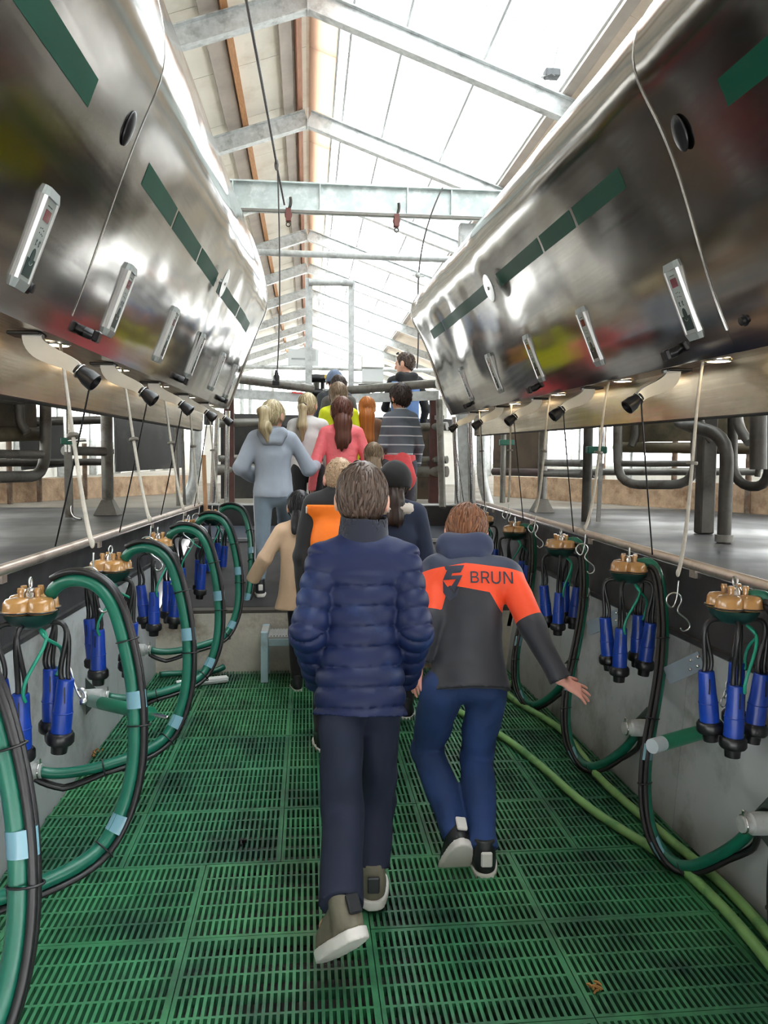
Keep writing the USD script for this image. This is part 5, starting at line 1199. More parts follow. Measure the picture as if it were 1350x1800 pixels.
def figure(label, J, top, bottom, shoes, hair, skin=None, hands=True, h=.011, hh=.007, category='person', legs=True):
    H = J['H']; S = H / 1.45; base = V([J['pel'][0], J['pel'][1], min(J['anL'][2], J['anR'][2]) - .075 * S])
    p = thing('person', label, category, base)
    J = {k: (V(v, float) if k not in ('H', 'yaw', 'hd', 'handL', 'handR') else v) for k, v in J.items()}
    pel, chest, neck, hc = J['pel'], J['chest'], J['neck'], J['head']
    t = unit(neck - pel); l = unit(J['shR'] - J['shL']); dep = unit(np.cross(t, l)); l = np.cross(dep, t)   # dep points forward
    back = -dep; Rh = axes(*J['hd']); sq = (dep, 1.42)
    sk = skin or m_skin
    HS = S * J.get('hs', V(1.0)) if 'hs' in J else S
    def torso(P, e, hem=None, rh=None):
        w = lerp(pel, chest, .45)
        d = smin(cone(P, pel, w, (.108 + e) * S, (.102 + e) * S, sq), cone(P, w, chest, (.102 + e) * S, (.118 + e) * S, sq), .03 * S)
        i = .035 * S
        d = smin(d, cone(P, J['shL'] + l * i, J['shR'] - l * i, (.050 + e * .8) * S, (.050 + e * .8) * S), .05 * S)
        d = smin(d, cone(P, neck - t * .03 * S, neck - t * .01 * S, (.062 + e * .7) * S, (.055 + e * .6) * S), .06 * S)
        if hem is not None: d = np.maximum(smin(d, cone(P, pel, pel - t * (hem + .06), (.110 + e) * S, rh * S, sq), .04 * S), (pel - t * hem - P) @ t)
        return d
    def arm(P, s, r, cut=0.0):
        a, b, c = J['sh' + s], J['el' + s], J['wr' + s]
        d = smin(cone(P, a, b, r[0] * S, r[1] * S), cone(P, b, c, r[1] * S, r[2] * S), .02 * S)
        return d if not cut else np.maximum(d, (P - c) @ unit(c - b) + cut)
    def leg(P, s, r, cut=None):
        a, b, c = J['hip' + s], J['kn' + s], J['an' + s]
        d = smin(cone(P, a, b, r[0] * S, r[1] * S), cone(P, b, c, r[1] * S, r[2] * S), .02 * S)
        return d if cut is None else np.maximum(d, (P - c) @ unit(c - b) + cut)
    # ---- the body, one skin surface
    def body(P):
        d = torso(P, -.012)
        for s in 'LR':
            d = smin(d, arm(P, s, (.036, .029, .020)), .03 * S); d = smin(d, leg(P, s, (.066, .045, .030)), .03 * S)
            d = smin(d, cone(P, J['an' + s] - V([0, 0, .02]), J['an' + s] + unit(J['toe' + s]) * .09 * S - V([0, 0, .03 * S]), .028 * S, .024 * S), .02)
        d = smin(d, cone(P, neck - t * .02 * S, hc - Rh[:, 2] * .05 * HS, .048 * S, .046 * HS), .03 * S)
        return d
    joints = [v for k, v in J.items() if k not in ('H', 'yaw', 'hd', 'hs', 'handL', 'handR', 'toeL', 'toeR', 'head', 'hemv')]
    lo, hi = bounds(joints, .16 * S)
    ms = [surface(body, lo, hi, h * 1.25)]
    lo2, hi2 = bounds([hc], .15 * HS); ms.append(surface(lambda P: smin(head_field(P, hc, Rh, HS), cone(P, neck, hc - Rh[:, 2] * .05 * HS, .047 * S, .046 * HS), .02), lo2, hi2, hh * .8))
    if hands:
        for s in 'LR':
            if hands is not True and s not in hands: continue
            hd = J.get('hand' + s); d = unit(J['wr' + s] - J['el' + s]); sg = -1 if s == 'L' else 1
            if hd is None: hd = dict(d=d, pn=-l * sg, th=dep, curl=.4)
            ms.append(hand_mesh(J['wr' + s] + unit(hd['d']) * .012 * S, hd['d'], hd['pn'], hd['th'], S * hd.get('s', .92), hd.get('curl', .35), hd.get('spread', .12), .0032 if h < .009 else .005))
    part(p, 'body', move(cat(ms), -base), sk, smooth=True)
    # ---- trousers
    if bottom:
        e = bottom.get('e', .008)
        def trouser(P):
            d = cone(P, pel, pel + t * .05, (.108 + e) * S, (.104 + e) * S, sq)
            for s in 'LR': d = smin(d, leg(P, s, V([.070, .050, .034]) + e + V(bottom.get('r', (0, 0, 0))), bottom.get('cut', .01)), .025 * S)
            return np.maximum(d, (P - pel - t * .07) @ t) + bottom.get('fold', .004) * wrinkle(P, 5, 26 / S)
        jp = [J[k] for k in ('pel', 'hipL', 'hipR', 'knL', 'knR', 'anL', 'anR')]; lo, hi = bounds(jp, .16 * S)
        v, f = surface(trouser, lo, hi, h); q = np.stack([(v - pel) @ l, (v - pel) @ dep, (v - pel) @ t], 1)
        part(p, 'trousers', (v - base, f), bottom['mat'], smooth=True, rest=q)
        if bottom.get('piping'):
            for s, sg in (('L', -1), ('R', 1)):
                a, b, c = J['hip' + s], J['kn' + s], J['an' + s]
                out = -l * 1.0 if sg < 0 else l * 1.0
                for o in (-.006, .008):
                    C = V([a + out * (.070 + e) * S + dep * (o - .012), lerp(a, b, .5) + out * (.060 + e) * S + dep * (o - .015), b + out * (.050 + e) * S + dep * (o - .012), lerp(b, c, .5) + out * (.042 + e) * S + dep * (o - .012), lerp(b, c, .94) + out * (.034 + e) * S + dep * (o - .01)])
                    part(p, 'side_stripe', move(tube(spline(C, 24), .0035, 6), -base), bottom['piping'], smooth=True)
    # ---- top
    T = top; e = T.get('e', .014); hem = T.get('hem', .06) * S; ar = V(T.get('ar', (.048, .040, .030)))
    per = T.get('puff')
    def tors(P):
        d = torso(P, e, hem, T.get('rh', .122))
        if per:
            z = (P - pel) @ t / per[0] + .10 * np.sin((P @ l) * 9 + 1); k = per[1] * np.clip((per[2] - (P - pel) @ t) / .02, 0, 1) if len(per) > 2 else per[1]
            sn = np.abs(np.sin(np.pi * z)); d = d - k * (sn ** .42 - .62) + k * .16 * np.sin((P @ l) * 150 + 3 * np.sin((P @ t) * 31)) * np.exp(-sn * 4)
        return d
    def arms(P):
        d = np.full(len(P), 9.0)
        for s in 'LR':
            x = arm(P, s, ar, T.get('cuff', .0) or 0.0001)
            if per:
                a, b, c = J['sh' + s], J['el' + s], J['wr' + s]
                la = np.linalg.norm(b - a); z = np.where((P - b) @ unit(b - a) < 0, (P - a) @ unit(b - a), la + (P - b) @ unit(c - b)) / (per[0] * .92)
                x = x - per[1] * .8 * (np.abs(np.sin(np.pi * z)) ** .4 - .62)
            d = np.minimum(d, x)
        return d
    fold = T.get('fold', .0085); wf = T.get('wf', 17)
    def jacket(P):
        d = smin(tors(P), arms(P), (.022 if not per else .012) * S)
        if T.get('collar'):
            ch, cr = T['collar'][:2]; c0 = neck - t * .03 * S
            c = cone(P, c0, c0 + t * ch * S, (cr + .006) * S, cr * S); c = np.maximum(np.maximum(c, (P - c0 - t * ch * S) @ t), -(cone(P, c0, c0 + t * (ch + .05) * S, (cr - .010) * S, (cr - .010) * S)))
            if not T.get('collar_mat'): d = smin(d, c, .012 * S)
        return d + fold * S * wrinkle(P, T.get('seed', 2), wf / S)
    jt = [J[k] for k in ('pel', 'chest', 'neck', 'shL', 'shR', 'elL', 'elR', 'wrL', 'wrR')] + [pel - t * hem]; lo, hi = bounds(jt, .17 * S)
    v, f = surface(jacket, lo, hi, h)
    rest = np.stack([(v - pel) @ l, (v - pel) @ dep, (v - pel) @ t], 1)
    if 'zones' in T: rest = T['zones'](v, J, pel, t, l, dep, S)
    tp = part(p, T.get('name', 'jacket'), (v - base, f), T['mat'], smooth=True, rest=rest)
    if T.get('collar') and T.get('collar_mat'):
        ch, cr = T['collar'][:2]; c0 = neck - t * .035 * S; tilt = unit(t + back * T['collar'][2] if len(T['collar']) > 2 else t)
        def col(P):
            c = cone(P, c0 - tilt * .03 * S, c0 + tilt * (ch + .03) * S, (cr + .014) * S, (cr - .004) * S)
            c = np.maximum(np.maximum(c, (P - c0 - tilt * ch * S) @ tilt), (c0 - P) @ tilt - .01)
            i = cone(P, c0 + tilt * .03 * S, c0 + tilt * (ch + .08) * S, (cr + .002) * S, (cr - .010) * S)
            return np.maximum(c, -i) + .002 * S * wrinkle(P, 9, 30)
        lo, hi = bounds([c0, c0 + tilt * ch * S], .13 * S); v, f = surface(col, lo, hi, h * .75); part(tp, 'collar', (v - base, f), T['collar_mat'], smooth=True)
    if T.get('hood'):
        hw, hm = T['hood'][0], T['hood'][1]
        c0 = neck + back * .062 * S + t * T.get('hz', -.005) * S
        def hood(P):
            d = ell(P, c0 - t * .012 * S, V([.098, .046, .050]) * S * hw, np.stack([l, dep, t], 1))
            for sg in (-1, 1): d = smin(d, cone(P, neck + dep * .05 * S + l * sg * .060 * S - t * .02 * S, c0 + l * sg * .070 * S + t * .012 * S, .026 * S, .040 * S), .04 * S)
            d = smin(d, cone(P, c0 - l * .05 * S + back * .02 * S - t * .055 * S, c0 + l * .05 * S + back * .02 * S - t * .055 * S, .036 * S, .036 * S), .03 * S)
            return d + .006 * S * wrinkle(P, 21, 24)
        lo, hi = bounds([c0, neck], .2 * S); v, f = surface(hood, lo, hi, h); part(tp, 'hood', (v - base, f), hm, smooth=True)
    if T.get('fur'):
        v, f = tube(V([neck + l * .085 * S * math.cos(a) + dep * .075 * S * math.sin(a) - t * .01 * S + back * .012 for a in np.linspace(0, 2 * np.pi, 30, endpoint=False)]), .033 * S, 16, closed=True)
        nn = meshkit.noise(v * 90) - .5; c = v.reshape(30, 16, 3).mean(1, keepdims=True); vv = v.reshape(30, 16, 3); vv = c + (vv - c) * (1 + .5 * nn.reshape(30, 16, 1)); part(tp, 'fur_trim', (vv.reshape(-1, 3) - base, f), T['fur'], smooth=True)
    if T.get('vest'):
        vm, edge = T['vest']
        def vest(P):
            d = torso(P, e + T.get('ve', .014), hem * .55, .130) + .003 * wrinkle(P, 4, 20)
            x = np.abs((P - chest) @ l); d = np.maximum(d, x - T.get('vw', .150) * S); return np.maximum(d, (P - neck + t * .045 * S) @ t)
        lo, hi = bounds(jt, .19 * S); v, f = surface(vest, lo, hi, h * .8); part(p, 'vest', (v - base, f), vm, smooth=True)
        for sg in (-1, 1):
            C = []
            for z in np.linspace(.10 * S, np.linalg.norm(neck - pel) - .055 * S, 14):
                o = pel + t * z + l * sg * (T.get('vw', .150) - .002) * S; k = o + back * .2
                for _ in range(20):
                    dd = float(torso((k)[None], e + T.get('ve', .014) + .002)[0]); k = k + dep * dd * .6
                C.append(k)
            part(p, 'vest_edging', move(tube(V(C), .0045, 6), -base), edge, smooth=True)
    if T.get('tied'):
        tm1, tm2 = T['tied']
        def wrap(P):
            d = cone(P, pel + t * .055 * S, pel - t * .02 * S, .138 * S, .146 * S, sq); d = np.maximum(np.maximum(d, (P - pel - t * .075 * S) @ t), (pel - t * .01 * S - P) @ t)
            k = cone(P, pel + back * .10 * S + t * .02 * S, pel + back * .13 * S - t * .13 * S + l * .02 * S, .075 * S, .10 * S, (dep, 2.4)); return smin(d, k, .02) + .007 * wrinkle(P, 31, 30)
        lo3, hi3 = bounds([pel - t * .15 * S, pel + t * .1 * S], .2 * S); v, f = surface(wrap, lo3, hi3, h); part(p, 'tied_jacket', (v - base, f), tm1, smooth=True, label='coral jacket tied round the waist')
    # ---- shoes
    if shoes and legs:
        for s in 'LR':
            up3 = V(shoes.get('n' + s, (0, 0, 1))); shoe(p, base, J['an' + s], J['toe' + s], up3, S * shoes.get('s', 1.0), shoes['up'], shoes['sole'], shoes.get('high', .05), shoes.get('h', .009), shoes.get('accent'))
    # ---- hair or hat
    if hair:
        rr = make_hair(p, base, hc, Rh, HS, hair, neck, back, V([0, 0, -1.0]), hair.get('h', hh))
        if not hair.get('locks'): hair['locks'] = (230, .10 if hair['kind'] != 'short' else (.05 if hair.get('thick', .012) > .008 else .026))
        if hair['locks']: locks(p + '/hair', base, hc, Rh, HS, rr, hair['mat'], hair['locks'][0], hair['locks'][1], hair.get('crown', (0.012, -.035, .105)), hair.get('nape', -.075), hair.get('side', -.012))
        if hair.get('strands'): strands(p, base, hc, Rh, HS, rr, hair['strands'][2], hair['strands'][0], hair['strands'][1], hair.get('crown', (0.012, -.035, .105)), hair.get('nape', -.075))
    if J.get('hat') is not None: pass
    return p, base, dict(torso=lambda P: jacket(P), t=t, l=l, dep=dep, S=S, hc=hc, Rh=Rh, pel=pel, neck=neck)
# ============================================================ THE GROUP
h_brown = strand_mat('hair_brown', '#271c17', '#69564a'); h_dark = strand_mat('hair_dark', '#1b1512', '#4a3a34'); h_blond = strand_mat('hair_blond', '#8a744f', '#ded0aa')
h_red = strand_mat('hair_red', '#8a4416', '#cf8238'); h_auburn = strand_mat('hair_auburn', '#3b1e17', '#7a4a38'); h_lblond = strand_mat('hair_light_short', '#93765b', '#c9ae90'); h_ginger = strand_mat('hair_chestnut', '#4d2d1d', '#93603f')
h_black = strand_mat('hair_black', '#0c0b0c', '#232126'); h_mid = strand_mat('hair_midbrown', '#4a3b2e', '#9a8265')
m_shoe_g = mat('shoe_grey', '#6f6a5a', rough=0.7, var=0.15, vscale=20); m_sole_w = mat('sole_white', '#d8d5cf', rough=0.6, var=0.1); m_shoe_b = mat('shoe_black', '#23262a', rough=0.45, var=0.1)
m_jean = cloth('jeans_blue', '#1b3564', var=0.3, vscale=5, sheen=0.0); m_navytr = cloth('trousers_navy', '#171f36', var=0.12, sheen=0.0)
m_blackcl = cloth('cloth_black', '#17171a')
# --- 1. boy in the navy quilted jacket, walking
J = dict(H=1.47, yaw=0, hd=(-2, -6, 0),
         head=(0.186, 2.620, 1.371), neck=(0.189, 2.585, 1.242), chest=(0.185, 2.550, 1.082), pel=(0.175, 2.460, 0.769),
         shL=(0.055, 2.550, 1.175), shR=(0.323, 2.550, 1.174), elL=(0.003, 2.460, 0.947), elR=(0.353, 2.460, 0.946), wrL=(0.044, 2.600, 0.749), wrR=(0.335, 2.600, 0.747),
         hipL=(0.112, 2.440, 0.726), hipR=(0.239, 2.480, 0.710), knL=(0.115, 2.400, 0.379), knR=(0.246, 2.600, 0.322), anL=(0.100, 2.130, 0.224), anR=(0.223, 2.500, 0.121),
         toeL=(-.42, .58, -.66), toeR=(.04, 1, 0))
m_puffer = mat('navy_quilt', '#111d42', rough=0.5, spec=0.3, var=0.14, vscale=6, dirt='#263d69', dirt_scale=2.6, dirt_amt=0.15, bump=0.15, bscale=120, bdist=0.002)
m_navyfleece = cloth('navy_collar', '#15192a')
p, b, I = figure('person in a navy quilted jacket walking away in front, hands in pockets', J,
    dict(name='quilted_jacket', mat=m_puffer, e=.022, hem=.085, rh=.158, ar=(.056, .055, .047), puff=(.064, .016, .37), fold=.0025, wf=40, collar=(.105, .078, .30), collar_mat=m_navyfleece),
    dict(mat=m_navytr, e=.006, r=(-.002, .008, .022), cut=.004, fold=.007), dict(up=m_shoe_g, sole=m_sole_w, nL=(-.25, .66, .70), high=.034, s=1.18, h=.006, accent=m_shoe_b),
    dict(kind='short', mat=h_brown, thick=.017, gx=.55, nape=-.078, side=-.004, amp=.003, locks=(520, .075), strands=(2500, .070, h_brown), h=.0045), h=.0048, hh=.0055, hands=False)
# --- 2. child in orange and black, leaning and striding
def zones2(v, J, pel, t, l, dep, S):
    x, z = (v - pel) @ l, (v - pel) @ t; Lz = np.linalg.norm(J['neck'] - pel)
    o = z - (Lz - .150 * S - .020 * S * np.sin(np.clip((x + .02) / .1, -1.2, 1.2)))
    y = z - (Lz - .052 * S - .13 * np.abs(x))
    for s in 'LR':
        a, b, c = J['sh' + s], J['el' + s], J['wr' + s]; da = cone(v, a, b, .05, .05); db = cone(v, b, c, .045, .045)
        sg = -1 if s == 'L' else 1; al = (v - a) @ unit(b - a)
        w = np.clip((cone(v, pel, J['neck'], .115 * S, .115 * S, (dep, 1.42)) - np.minimum(da, db)) / .03 + .5, 0, 1) * np.clip((sg * x - .07 * S) / .03, 0, 1)
        o = o * (1 - w) + w * (np.linalg.norm(b - a) * .86 - al)
    return np.stack([o, y, z], 1)
m_ski = zone_mat('orange_black_shell', '#25262d', '#f04a1c', '#2a3248', 0.55)
J = dict(H=1.45, yaw=0, hd=(-4, -38, 6),
         head=(0.672, 3.200, 1.202), neck=(0.650, 3.120, 1.093), chest=(0.649, 3.040, 0.952), pel=(0.633, 2.920, 0.681),
         shL=(0.522, 3.080, 1.052), shR=(0.810, 3.020, 1.041), elL=(0.489, 2.980, 0.873), elR=(0.877, 2.900, 0.858), wrL=(0.436, 2.920, 0.723), wrR=(0.963, 2.800, 0.672),
         hipL=(0.528, 2.920, 0.610), hipR=(0.707, 2.920, 0.606), knL=(0.495, 3.050, 0.327), knR=(0.685, 2.980, 0.308), anL=(0.560, 2.780, 0.104), anR=(0.652, 2.700, 0.083),
         toeL=(-.22, .45, -.86), toeR=(.06, 1, 0),
         handL=dict(d=(-.15, -.05, -1), pn=(.6, .3, 0), th=(0, 1, 0), curl=.3, s=.95, spread=.2), handR=dict(d=(.78, .1, -.42), pn=(.1, .5, -.8), th=(0.2, .4, .8), curl=.15, s=1.0, spread=.35))
p2, b2, I2 = figure('person in an orange and black jacket and jeans, one arm held out', J,
    dict(name='shell_jacket', mat=m_ski, e=.034, hem=.080, rh=.182, hz=.045, ar=(.060, .054, .044), fold=.010, wf=14, zones=zones2, hood=(1.15, cloth('hood_navy', '#28324f')), cuff=.0),
    dict(mat=m_jean, e=.012, r=(.004, .004, .008), cut=-.012, fold=.010), dict(up=m_shoe_b, sole=m_sole_w, nL=(0, .88, .46), high=.035, s=1.2, h=.006, accent=m_sole_w),
    dict(kind='short', mat=h_ginger, thick=.016, nape=-.10, side=-.05, amp=.003, locks=(480, .085), strands=(2000, .080, h_ginger), h=.0045), skin=m_skin2, h=.0075, hh=.0055)
# lettering and mark on the orange band of that jacket, laid on the cloth
m_print = mat('jacket_print', '#2b3040', rough=0.5)
def on_back(m, x0, z0, I, lift=.0015, squeeze=1.0):
    """Drop a flat mesh (x right, y up, z out) onto the back of a garment at (x0, z0) in torso coordinates."""
    v, f = m; t, l, dep, pel = I['t'], I['l'], I['dep'], I['pel']
    P = pel + (x0 + v[:, :1] * squeeze) * l + (z0 + v[:, 1:2]) * t - dep * .35
    for _ in range(40):
        P = P + dep * (I['torso'](P)[:, None] * .6)
    return P - dep * (lift + v[:, 2:3]), f
def dense(m, size):
    t0 = trimesh.Trimesh(m[0], m[1], process=True); v, f = trimesh.remesh.subdivide_to_size(t0.vertices, t0.faces, size, max_iter=8); return V(v), V(f)
Lz = float(np.linalg.norm(I2['neck'] - I2['pel']))
tx = dense(tm(meshkit.text_mesh('BRUN', .046, .0012)), .010)
jk = p2 + '/shell_jacket'
part(jk, 'print', move(on_back(tx, .012, Lz - .135, I2, squeeze=1.02), -b2), m_print, label='dark lettering on the orange band')
zig = [[(-.105, .0), (-.030, .0), (-.045, -.022), (-.075, -.022), (-.080, -.030), (-.038, -.030), (-.070, -.075), (-.082, -.060), (-.062, -.040), (-.112, -.040), (-.095, -.012), (-.100, -.012)],
       [(-.112, -.040), (-.100, -.055), (-.070, -.082), (-.050, -.060), (-.062, -.088), (-.088, -.100), (-.112, -.075)]]
for z in zig:
    z = [(a * 1.05, b * 1.4) for a, b in z]
    g = Polygon(z).buffer(0); g = max(getattr(g, 'geoms', [g]), key=lambda a: a.area)
    part(jk, 'emblem', move(on_back(dense(extrude(g, .0012), .010), -.0 + .026, Lz - .062, I2), -b2), m_print, label='dark zigzag emblem')
RZ = lambda y: .44 + .3186 * (y - 5.59) if y < 6.72 else (.80 + .16 * (y - 6.72) if y < 7.27 else 1.05)
def gx(px, Y): return 0.1000 * 0 + (px - 540) * Y / 1350.0
lo_shoes = dict(up=m_shoe_b, sole=m_sole_w, h=.011)
# --- 3. hi-vis vest
J = stand((gx(597, 3.98), 3.98, 0), 1.54, 3, (0, -4, 0)); J['hs'] = .88
for k in ('shL', 'shR', 'elL', 'elR', 'wrL', 'wrR', 'neck'): J[k] = V(J[k]) + V([0, 0, .055])
figure('person with cropped blond hair in an orange high visibility vest', J,
    dict(name='top', mat=m_blackcl, e=.018, hem=.04, rh=.13, collar=(.05, .066), ve=.024, vw=.165, vest=(mat('vest_orange', '#ff7a14', rough=0.6, var=0.08, emit=None, bump=0.2, bscale=30), cloth('vest_white', '#e9e4dc'))), dict(mat=m_blackcl), lo_shoes,
    dict(kind='short', mat=h_lblond, thick=.006, nape=-.085, amp=.0018, side=-.03, strands=(1800, .035, h_lblond)), skin=m_skin2, hands=False)
# --- 4. beige coat
J = stand((gx(527, 5.0), 5.0, 0), 1.31, 6, (0, -8, 0), armL=((-.075, .0, -.13), (-.135, .06, -.25)))
for k in ('hipL', 'hipR', 'knL', 'knR', 'anL', 'anR'): J[k] = V(J[k]) + V([.055, .03, 0])
figure('person in a beige coat with black hair', J,
    dict(name='coat', mat=cloth('coat_beige', '#cdae90', var=0.06), e=.028, hem=.16, rh=.20, ar=(.056, .052, .050), fold=.008, wf=10), dict(mat=m_blackcl), lo_shoes,
    dict(kind='long', mat=h_black, thick=.014, len=.10, w=.062, nape=-.09), hands=False)
# --- 5. navy coat, black hat, fur
J = stand((gx(694, 4.45), 4.45, 0), 1.50, -4, (12, -10, 0))
q5, b5, I5 = figure('person in a navy coat with pale fur collar and round black hat', J,
    dict(name='coat', mat=cloth('coat_navy', '#18243f'), e=.026, hem=.12, rh=.16, ar=(.056, .050, .042), fold=.009, fur=cloth('fur_pale', '#cfc5ba', rough=0.95)), dict(mat=m_blackcl), lo_shoes,
    dict(kind='long', mat=h_dark, thick=.008, len=.16, w=.05, nape=-.09), hands=False)
def hat(pth, base, I, m, name='hat', grow=.022, zc=-.035):
    hc, R, S = I['hc'], I['Rh'], I['S']
    def F(P):
        q = (P - hc) @ R / S; d = ell(q, (0, -.006, .014), V([.074, .090, .096]) + grow); return np.maximum(d, zc + .25 * q[:, 1] * 0 - q[:, 2]) * S + .0015 * wrinkle(P, 8, 60)
    v, f = surface(F, hc - .16 * S, hc + .16 * S, .007); part(pth, name, (v - base, f), m, smooth=50)
hat(q5, b5, I5, cloth('hat_black', '#0e0e10'))
# --- 6. grey blue hoodie and grey leggings, on the ramp
y6 = 5.80
J = stand((gx(481, y6), y6, RZ(y6)), 1.45, 0, (-28, -2, 0), armL=((-.065, -.02, -.15), (-.01, .13, -.20)), armR=((.09, .04, -.15), (.13, .17, -.13)), step=.0)
J['knR'] = J['knR'] + V([0.0, .24, .10]); J['anR'] = J['anR'] + V([.02, .20, .115]); J['anL'] = J['anL'] + V([-.015, -.03, 0]); J['hipL'] = J['hipL'] + V([.01, 0, 0])
q6, b6, I6 = figure('person with blond ponytail in a blue-grey hoodie and leggings on the ramp', J,
    dict(name='hoodie', mat=cloth('hoodie_grey_blue', '#9aa3af', var=0.06), e=.026, hem=.03, rh=.120, ar=(.056, .056, .046), fold=.011, wf=14, hood=(1.0, MATS['hoodie_grey_blue'])),
    dict(mat=cloth('leggings_grey', '#73828f', var=0.18, vscale=4), e=.004, fold=.002, piping=cloth('piping_white', '#dcdfe0')), dict(up=m_shoe_b, sole=m_sole_w, h=.007, accent=m_sole_w),
    dict(kind='tail', mat=h_blond, thick=.010, len=.24, w=.038, tz=.05, nape=-.07, tie=cloth('tie_white', '#cfc8bd'), sway=(.04, 0, 0)))
# --- 7. white top, blond
y7 = 6.55
J = stand((gx(541, y7), y7, RZ(y7)), 1.33, 4, (-22, -2, 0))
figure('person with long blond tied-back hair in a white top', J,
    dict(name='top', mat=cloth('top_white', '#d5d3d0'), e=.018, hem=.03, rh=.12, ar=(.052, .046, .036)), dict(mat=cloth('trousers_black', '#141419')), lo_shoes,
    dict(kind='tail', mat=h_blond, thick=.012, len=.30, w=.036, tz=.0, nape=-.09, tie=m_blackcl))
# --- 8. coral jacket
y8 = 6.12
J = stand((gx(600, y8), y8, RZ(y8)), 1.40, 2, (0, -6, 0), armL=((-.055, -.015, -.17), (-.075, .01, -.33)), armR=((.055, -.01, -.17), (.07, .03, -.30)))
figure('person in a coral pink quilted jacket with long wavy brown hair', J,
    dict(name='jacket', mat=mat('coral_quilt', '#ff787e', rough=0.55, var=0.07, vscale=8, bump=0.6, bscale=55, bdist=0.006), e=.020, hem=.10, rh=.135, ar=(.052, .046, .036), puff=(.05, .004), fold=.008, collar=(.03, .065)), dict(mat=m_blackcl), lo_shoes,
    dict(kind='long', mat=h_auburn, thick=.016, len=.22, w=.066, seed=4, amp=.005), skin=m_skin2)
# --- 9. yellow jacket
y9 = 6.95
J = stand((gx(594, y9), y9, RZ(y9)), 1.37, 6, (-8, 0, 0))
figure('person in a bright yellow jacket with long brown hair, behind the coral jacket', J,
    dict(name='jacket', mat=mat('yellow_jacket', '#d9e31f', rough=0.6, var=0.06), e=.024, hem=.08, rh=.14, ar=(.054, .048, .04)), dict(mat=m_blackcl), lo_shoes,
    dict(kind='long', mat=h_mid, thick=.018, len=.20, w=.072, seed=6), hands=False)
# --- 10. dark hair, and 11. small hat
y10 = 7.62
J = stand((gx(594, y10), y10, 1.05), 1.30, 0, (6, 0, 0))
figure('person with dark brown hair at the back, seen above the yellow jacket', J, dict(name='jacket', mat=cloth('jacket_brown_grey', '#4e4a45'), e=.024, hem=.08, rh=.14, ar=(.054, .048, .04)), dict(mat=m_blackcl), lo_shoes,
    dict(kind='long', mat=h_dark, thick=.014, len=.15, w=.06, seed=8), hands=False)
y11 = 8.12
J = stand((gx(587, y11), y11, 1.05), 1.40, 0, (0, 0, 0))
q11, b11, I11 = figure('person in a blue-grey knitted hat, farthest back at the gate', J, dict(name='jacket', mat=cloth('jacket_dark', '#33363b'), e=.024, hem=.08, rh=.14, ar=(.054, .048, .04)), dict(mat=m_blackcl), lo_shoes,
    dict(kind='short', mat=h_dark, thick=.006, nape=-.08), hands=False)
hat(q11, b11, I11, cloth('hat_blue_grey', '#5d6c85'), zc=-.01)
# --- 12. red hair
y12 = 7.02
J = stand((gx(644, y12), y12, RZ(y12)), 1.24, -4, (0, -4, 0))
figure('person with very long straight ginger hair, right of the coral jacket', J, dict(name='jacket', mat=cloth('jacket_ginger_brown', '#7d5a41'), e=.024, hem=.08, rh=.14, ar=(.054, .048, .04)), dict(mat=m_blackcl), lo_shoes,
    dict(kind='long', mat=h_red, thick=.018, len=.36, w=.080, seed=9, amp=.002), hands=False)
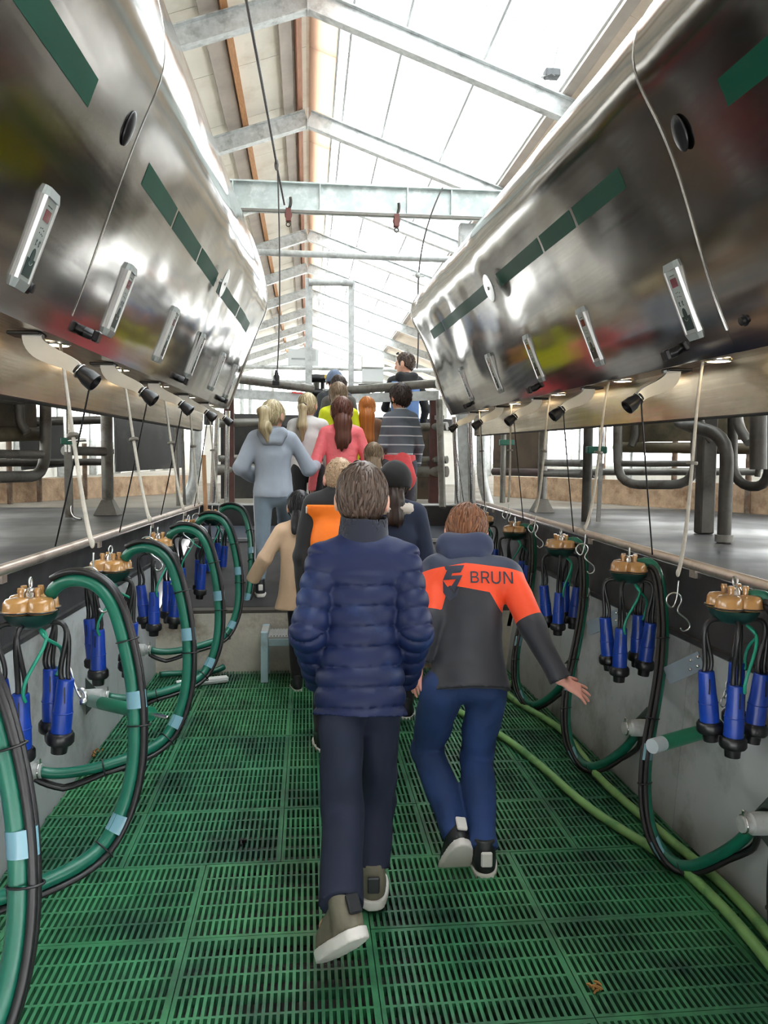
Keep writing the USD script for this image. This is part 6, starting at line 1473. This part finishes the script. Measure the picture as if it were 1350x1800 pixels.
# --- 13. striped sweater with tied jacket
y13 = 6.55
J = stand((gx(703, y13), y13, RZ(y13)), 1.42, 6, (24, -2, 0), armL=((-.02, .0, -.17), (-.01, .12, -.25)), armR=((.025, .0, -.17), (.03, .08, -.28)))
for k, q in (('shL', .02), ('shR', -.02)): J[k] = V(J[k]) + V([q, 0, 0])
figure('person in a grey sweater with white stripes and a coral jacket tied at the waist', J,
    dict(name='sweater', mat=stripe_mat('striped_knit', '#69717a', '#d5d9dc', 13.0, .13), e=.006, hem=.02, rh=.108, ar=(.044, .040, .034), fold=.009, tied=(cloth('coral_tied', '#e4555a', var=0.15), None)), dict(mat=print_mat('leggings_print', '#4a4a56', '#8d8f9c', 60.0)), lo_shoes,
    dict(kind='short', mat=h_dark, thick=.020, nape=-.10, side=-.05, amp=.004), hands=False)[0]

# --- 14. man in blue vest with sunglasses on his head
y14 = 8.72
J = stand((gx(708, y14) + .02, y14, 1.05), 1.70, 8, (48, -2, 0), armL=((-.03, .06, -.17), (.05, .15, -.2)), armR=((.05, .0, -.18), (.05, .08, -.30)))
q14, b14, I14 = figure('man in a blue sleeveless jacket with sunglasses on his head, behind the gate', J,
    dict(name='top', mat=m_blackcl, e=.016, hem=.06, rh=.13, hood=(1.1, m_blackcl), vest=(cloth('vest_blue', '#5f7fb4', var=0.1), cloth('vest_blue_edge', '#44608f'))), dict(mat=cloth('trousers_man', '#2d3440')), dict(up=mat('boot_green', '#343a30', rough=0.4), sole=m_shoe_b, high=.30, s=1.1, h=.012),
    dict(kind='short', mat=h_brown, thick=.006, nape=-.085, amp=.0015, side=-.02), hands=False)
hc, R, S = I14['hc'], I14['Rh'], I14['S']
hb = lambda x, y, z: hc + R @ (V([x, y, z]) * S) - b14
gl = part(q14, 'sunglasses', cat([tube(V([hb(.088, -.05, .035), hb(.090, .0, .07), hb(.075, .055, .098)]), .004, 6), tube(V([hb(-.088, -.05, .035), hb(-.090, .0, .07), hb(-.075, .055, .098)]), .004, 6)]), m_blkpl, smooth=True)
for s in (-1, 1): part(gl, 'lens', frame(ball((0, 0, 0), (.026, .005, .019), 2), hb(s * .036, .060, .102), R[:, 0], R[:, 1] * .7 + R[:, 2] * .7, R[:, 2] * .7 - R[:, 1] * .7), m_blkpl, smooth=True)
# --- 15. floral top in front of the coral jacket
y15 = 5.66
J = stand((gx(656, y15), y15, RZ(y15)), 1.18, -6, (0, -10, 0))
figure('small person with straight light brown hair in a white top printed with dark flowers', J,
    dict(name='top', mat=print_mat('floral_print', '#d8d8d6', '#5b5f6b', 42.0), e=.024, hem=.08, rh=.14, ar=(.056, .05, .042), collar=(.04, .068)), dict(mat=m_blackcl), lo_shoes,
    dict(kind='long', mat=h_mid, thick=.014, len=.06, w=.066, seed=12, amp=.002), hands=False)
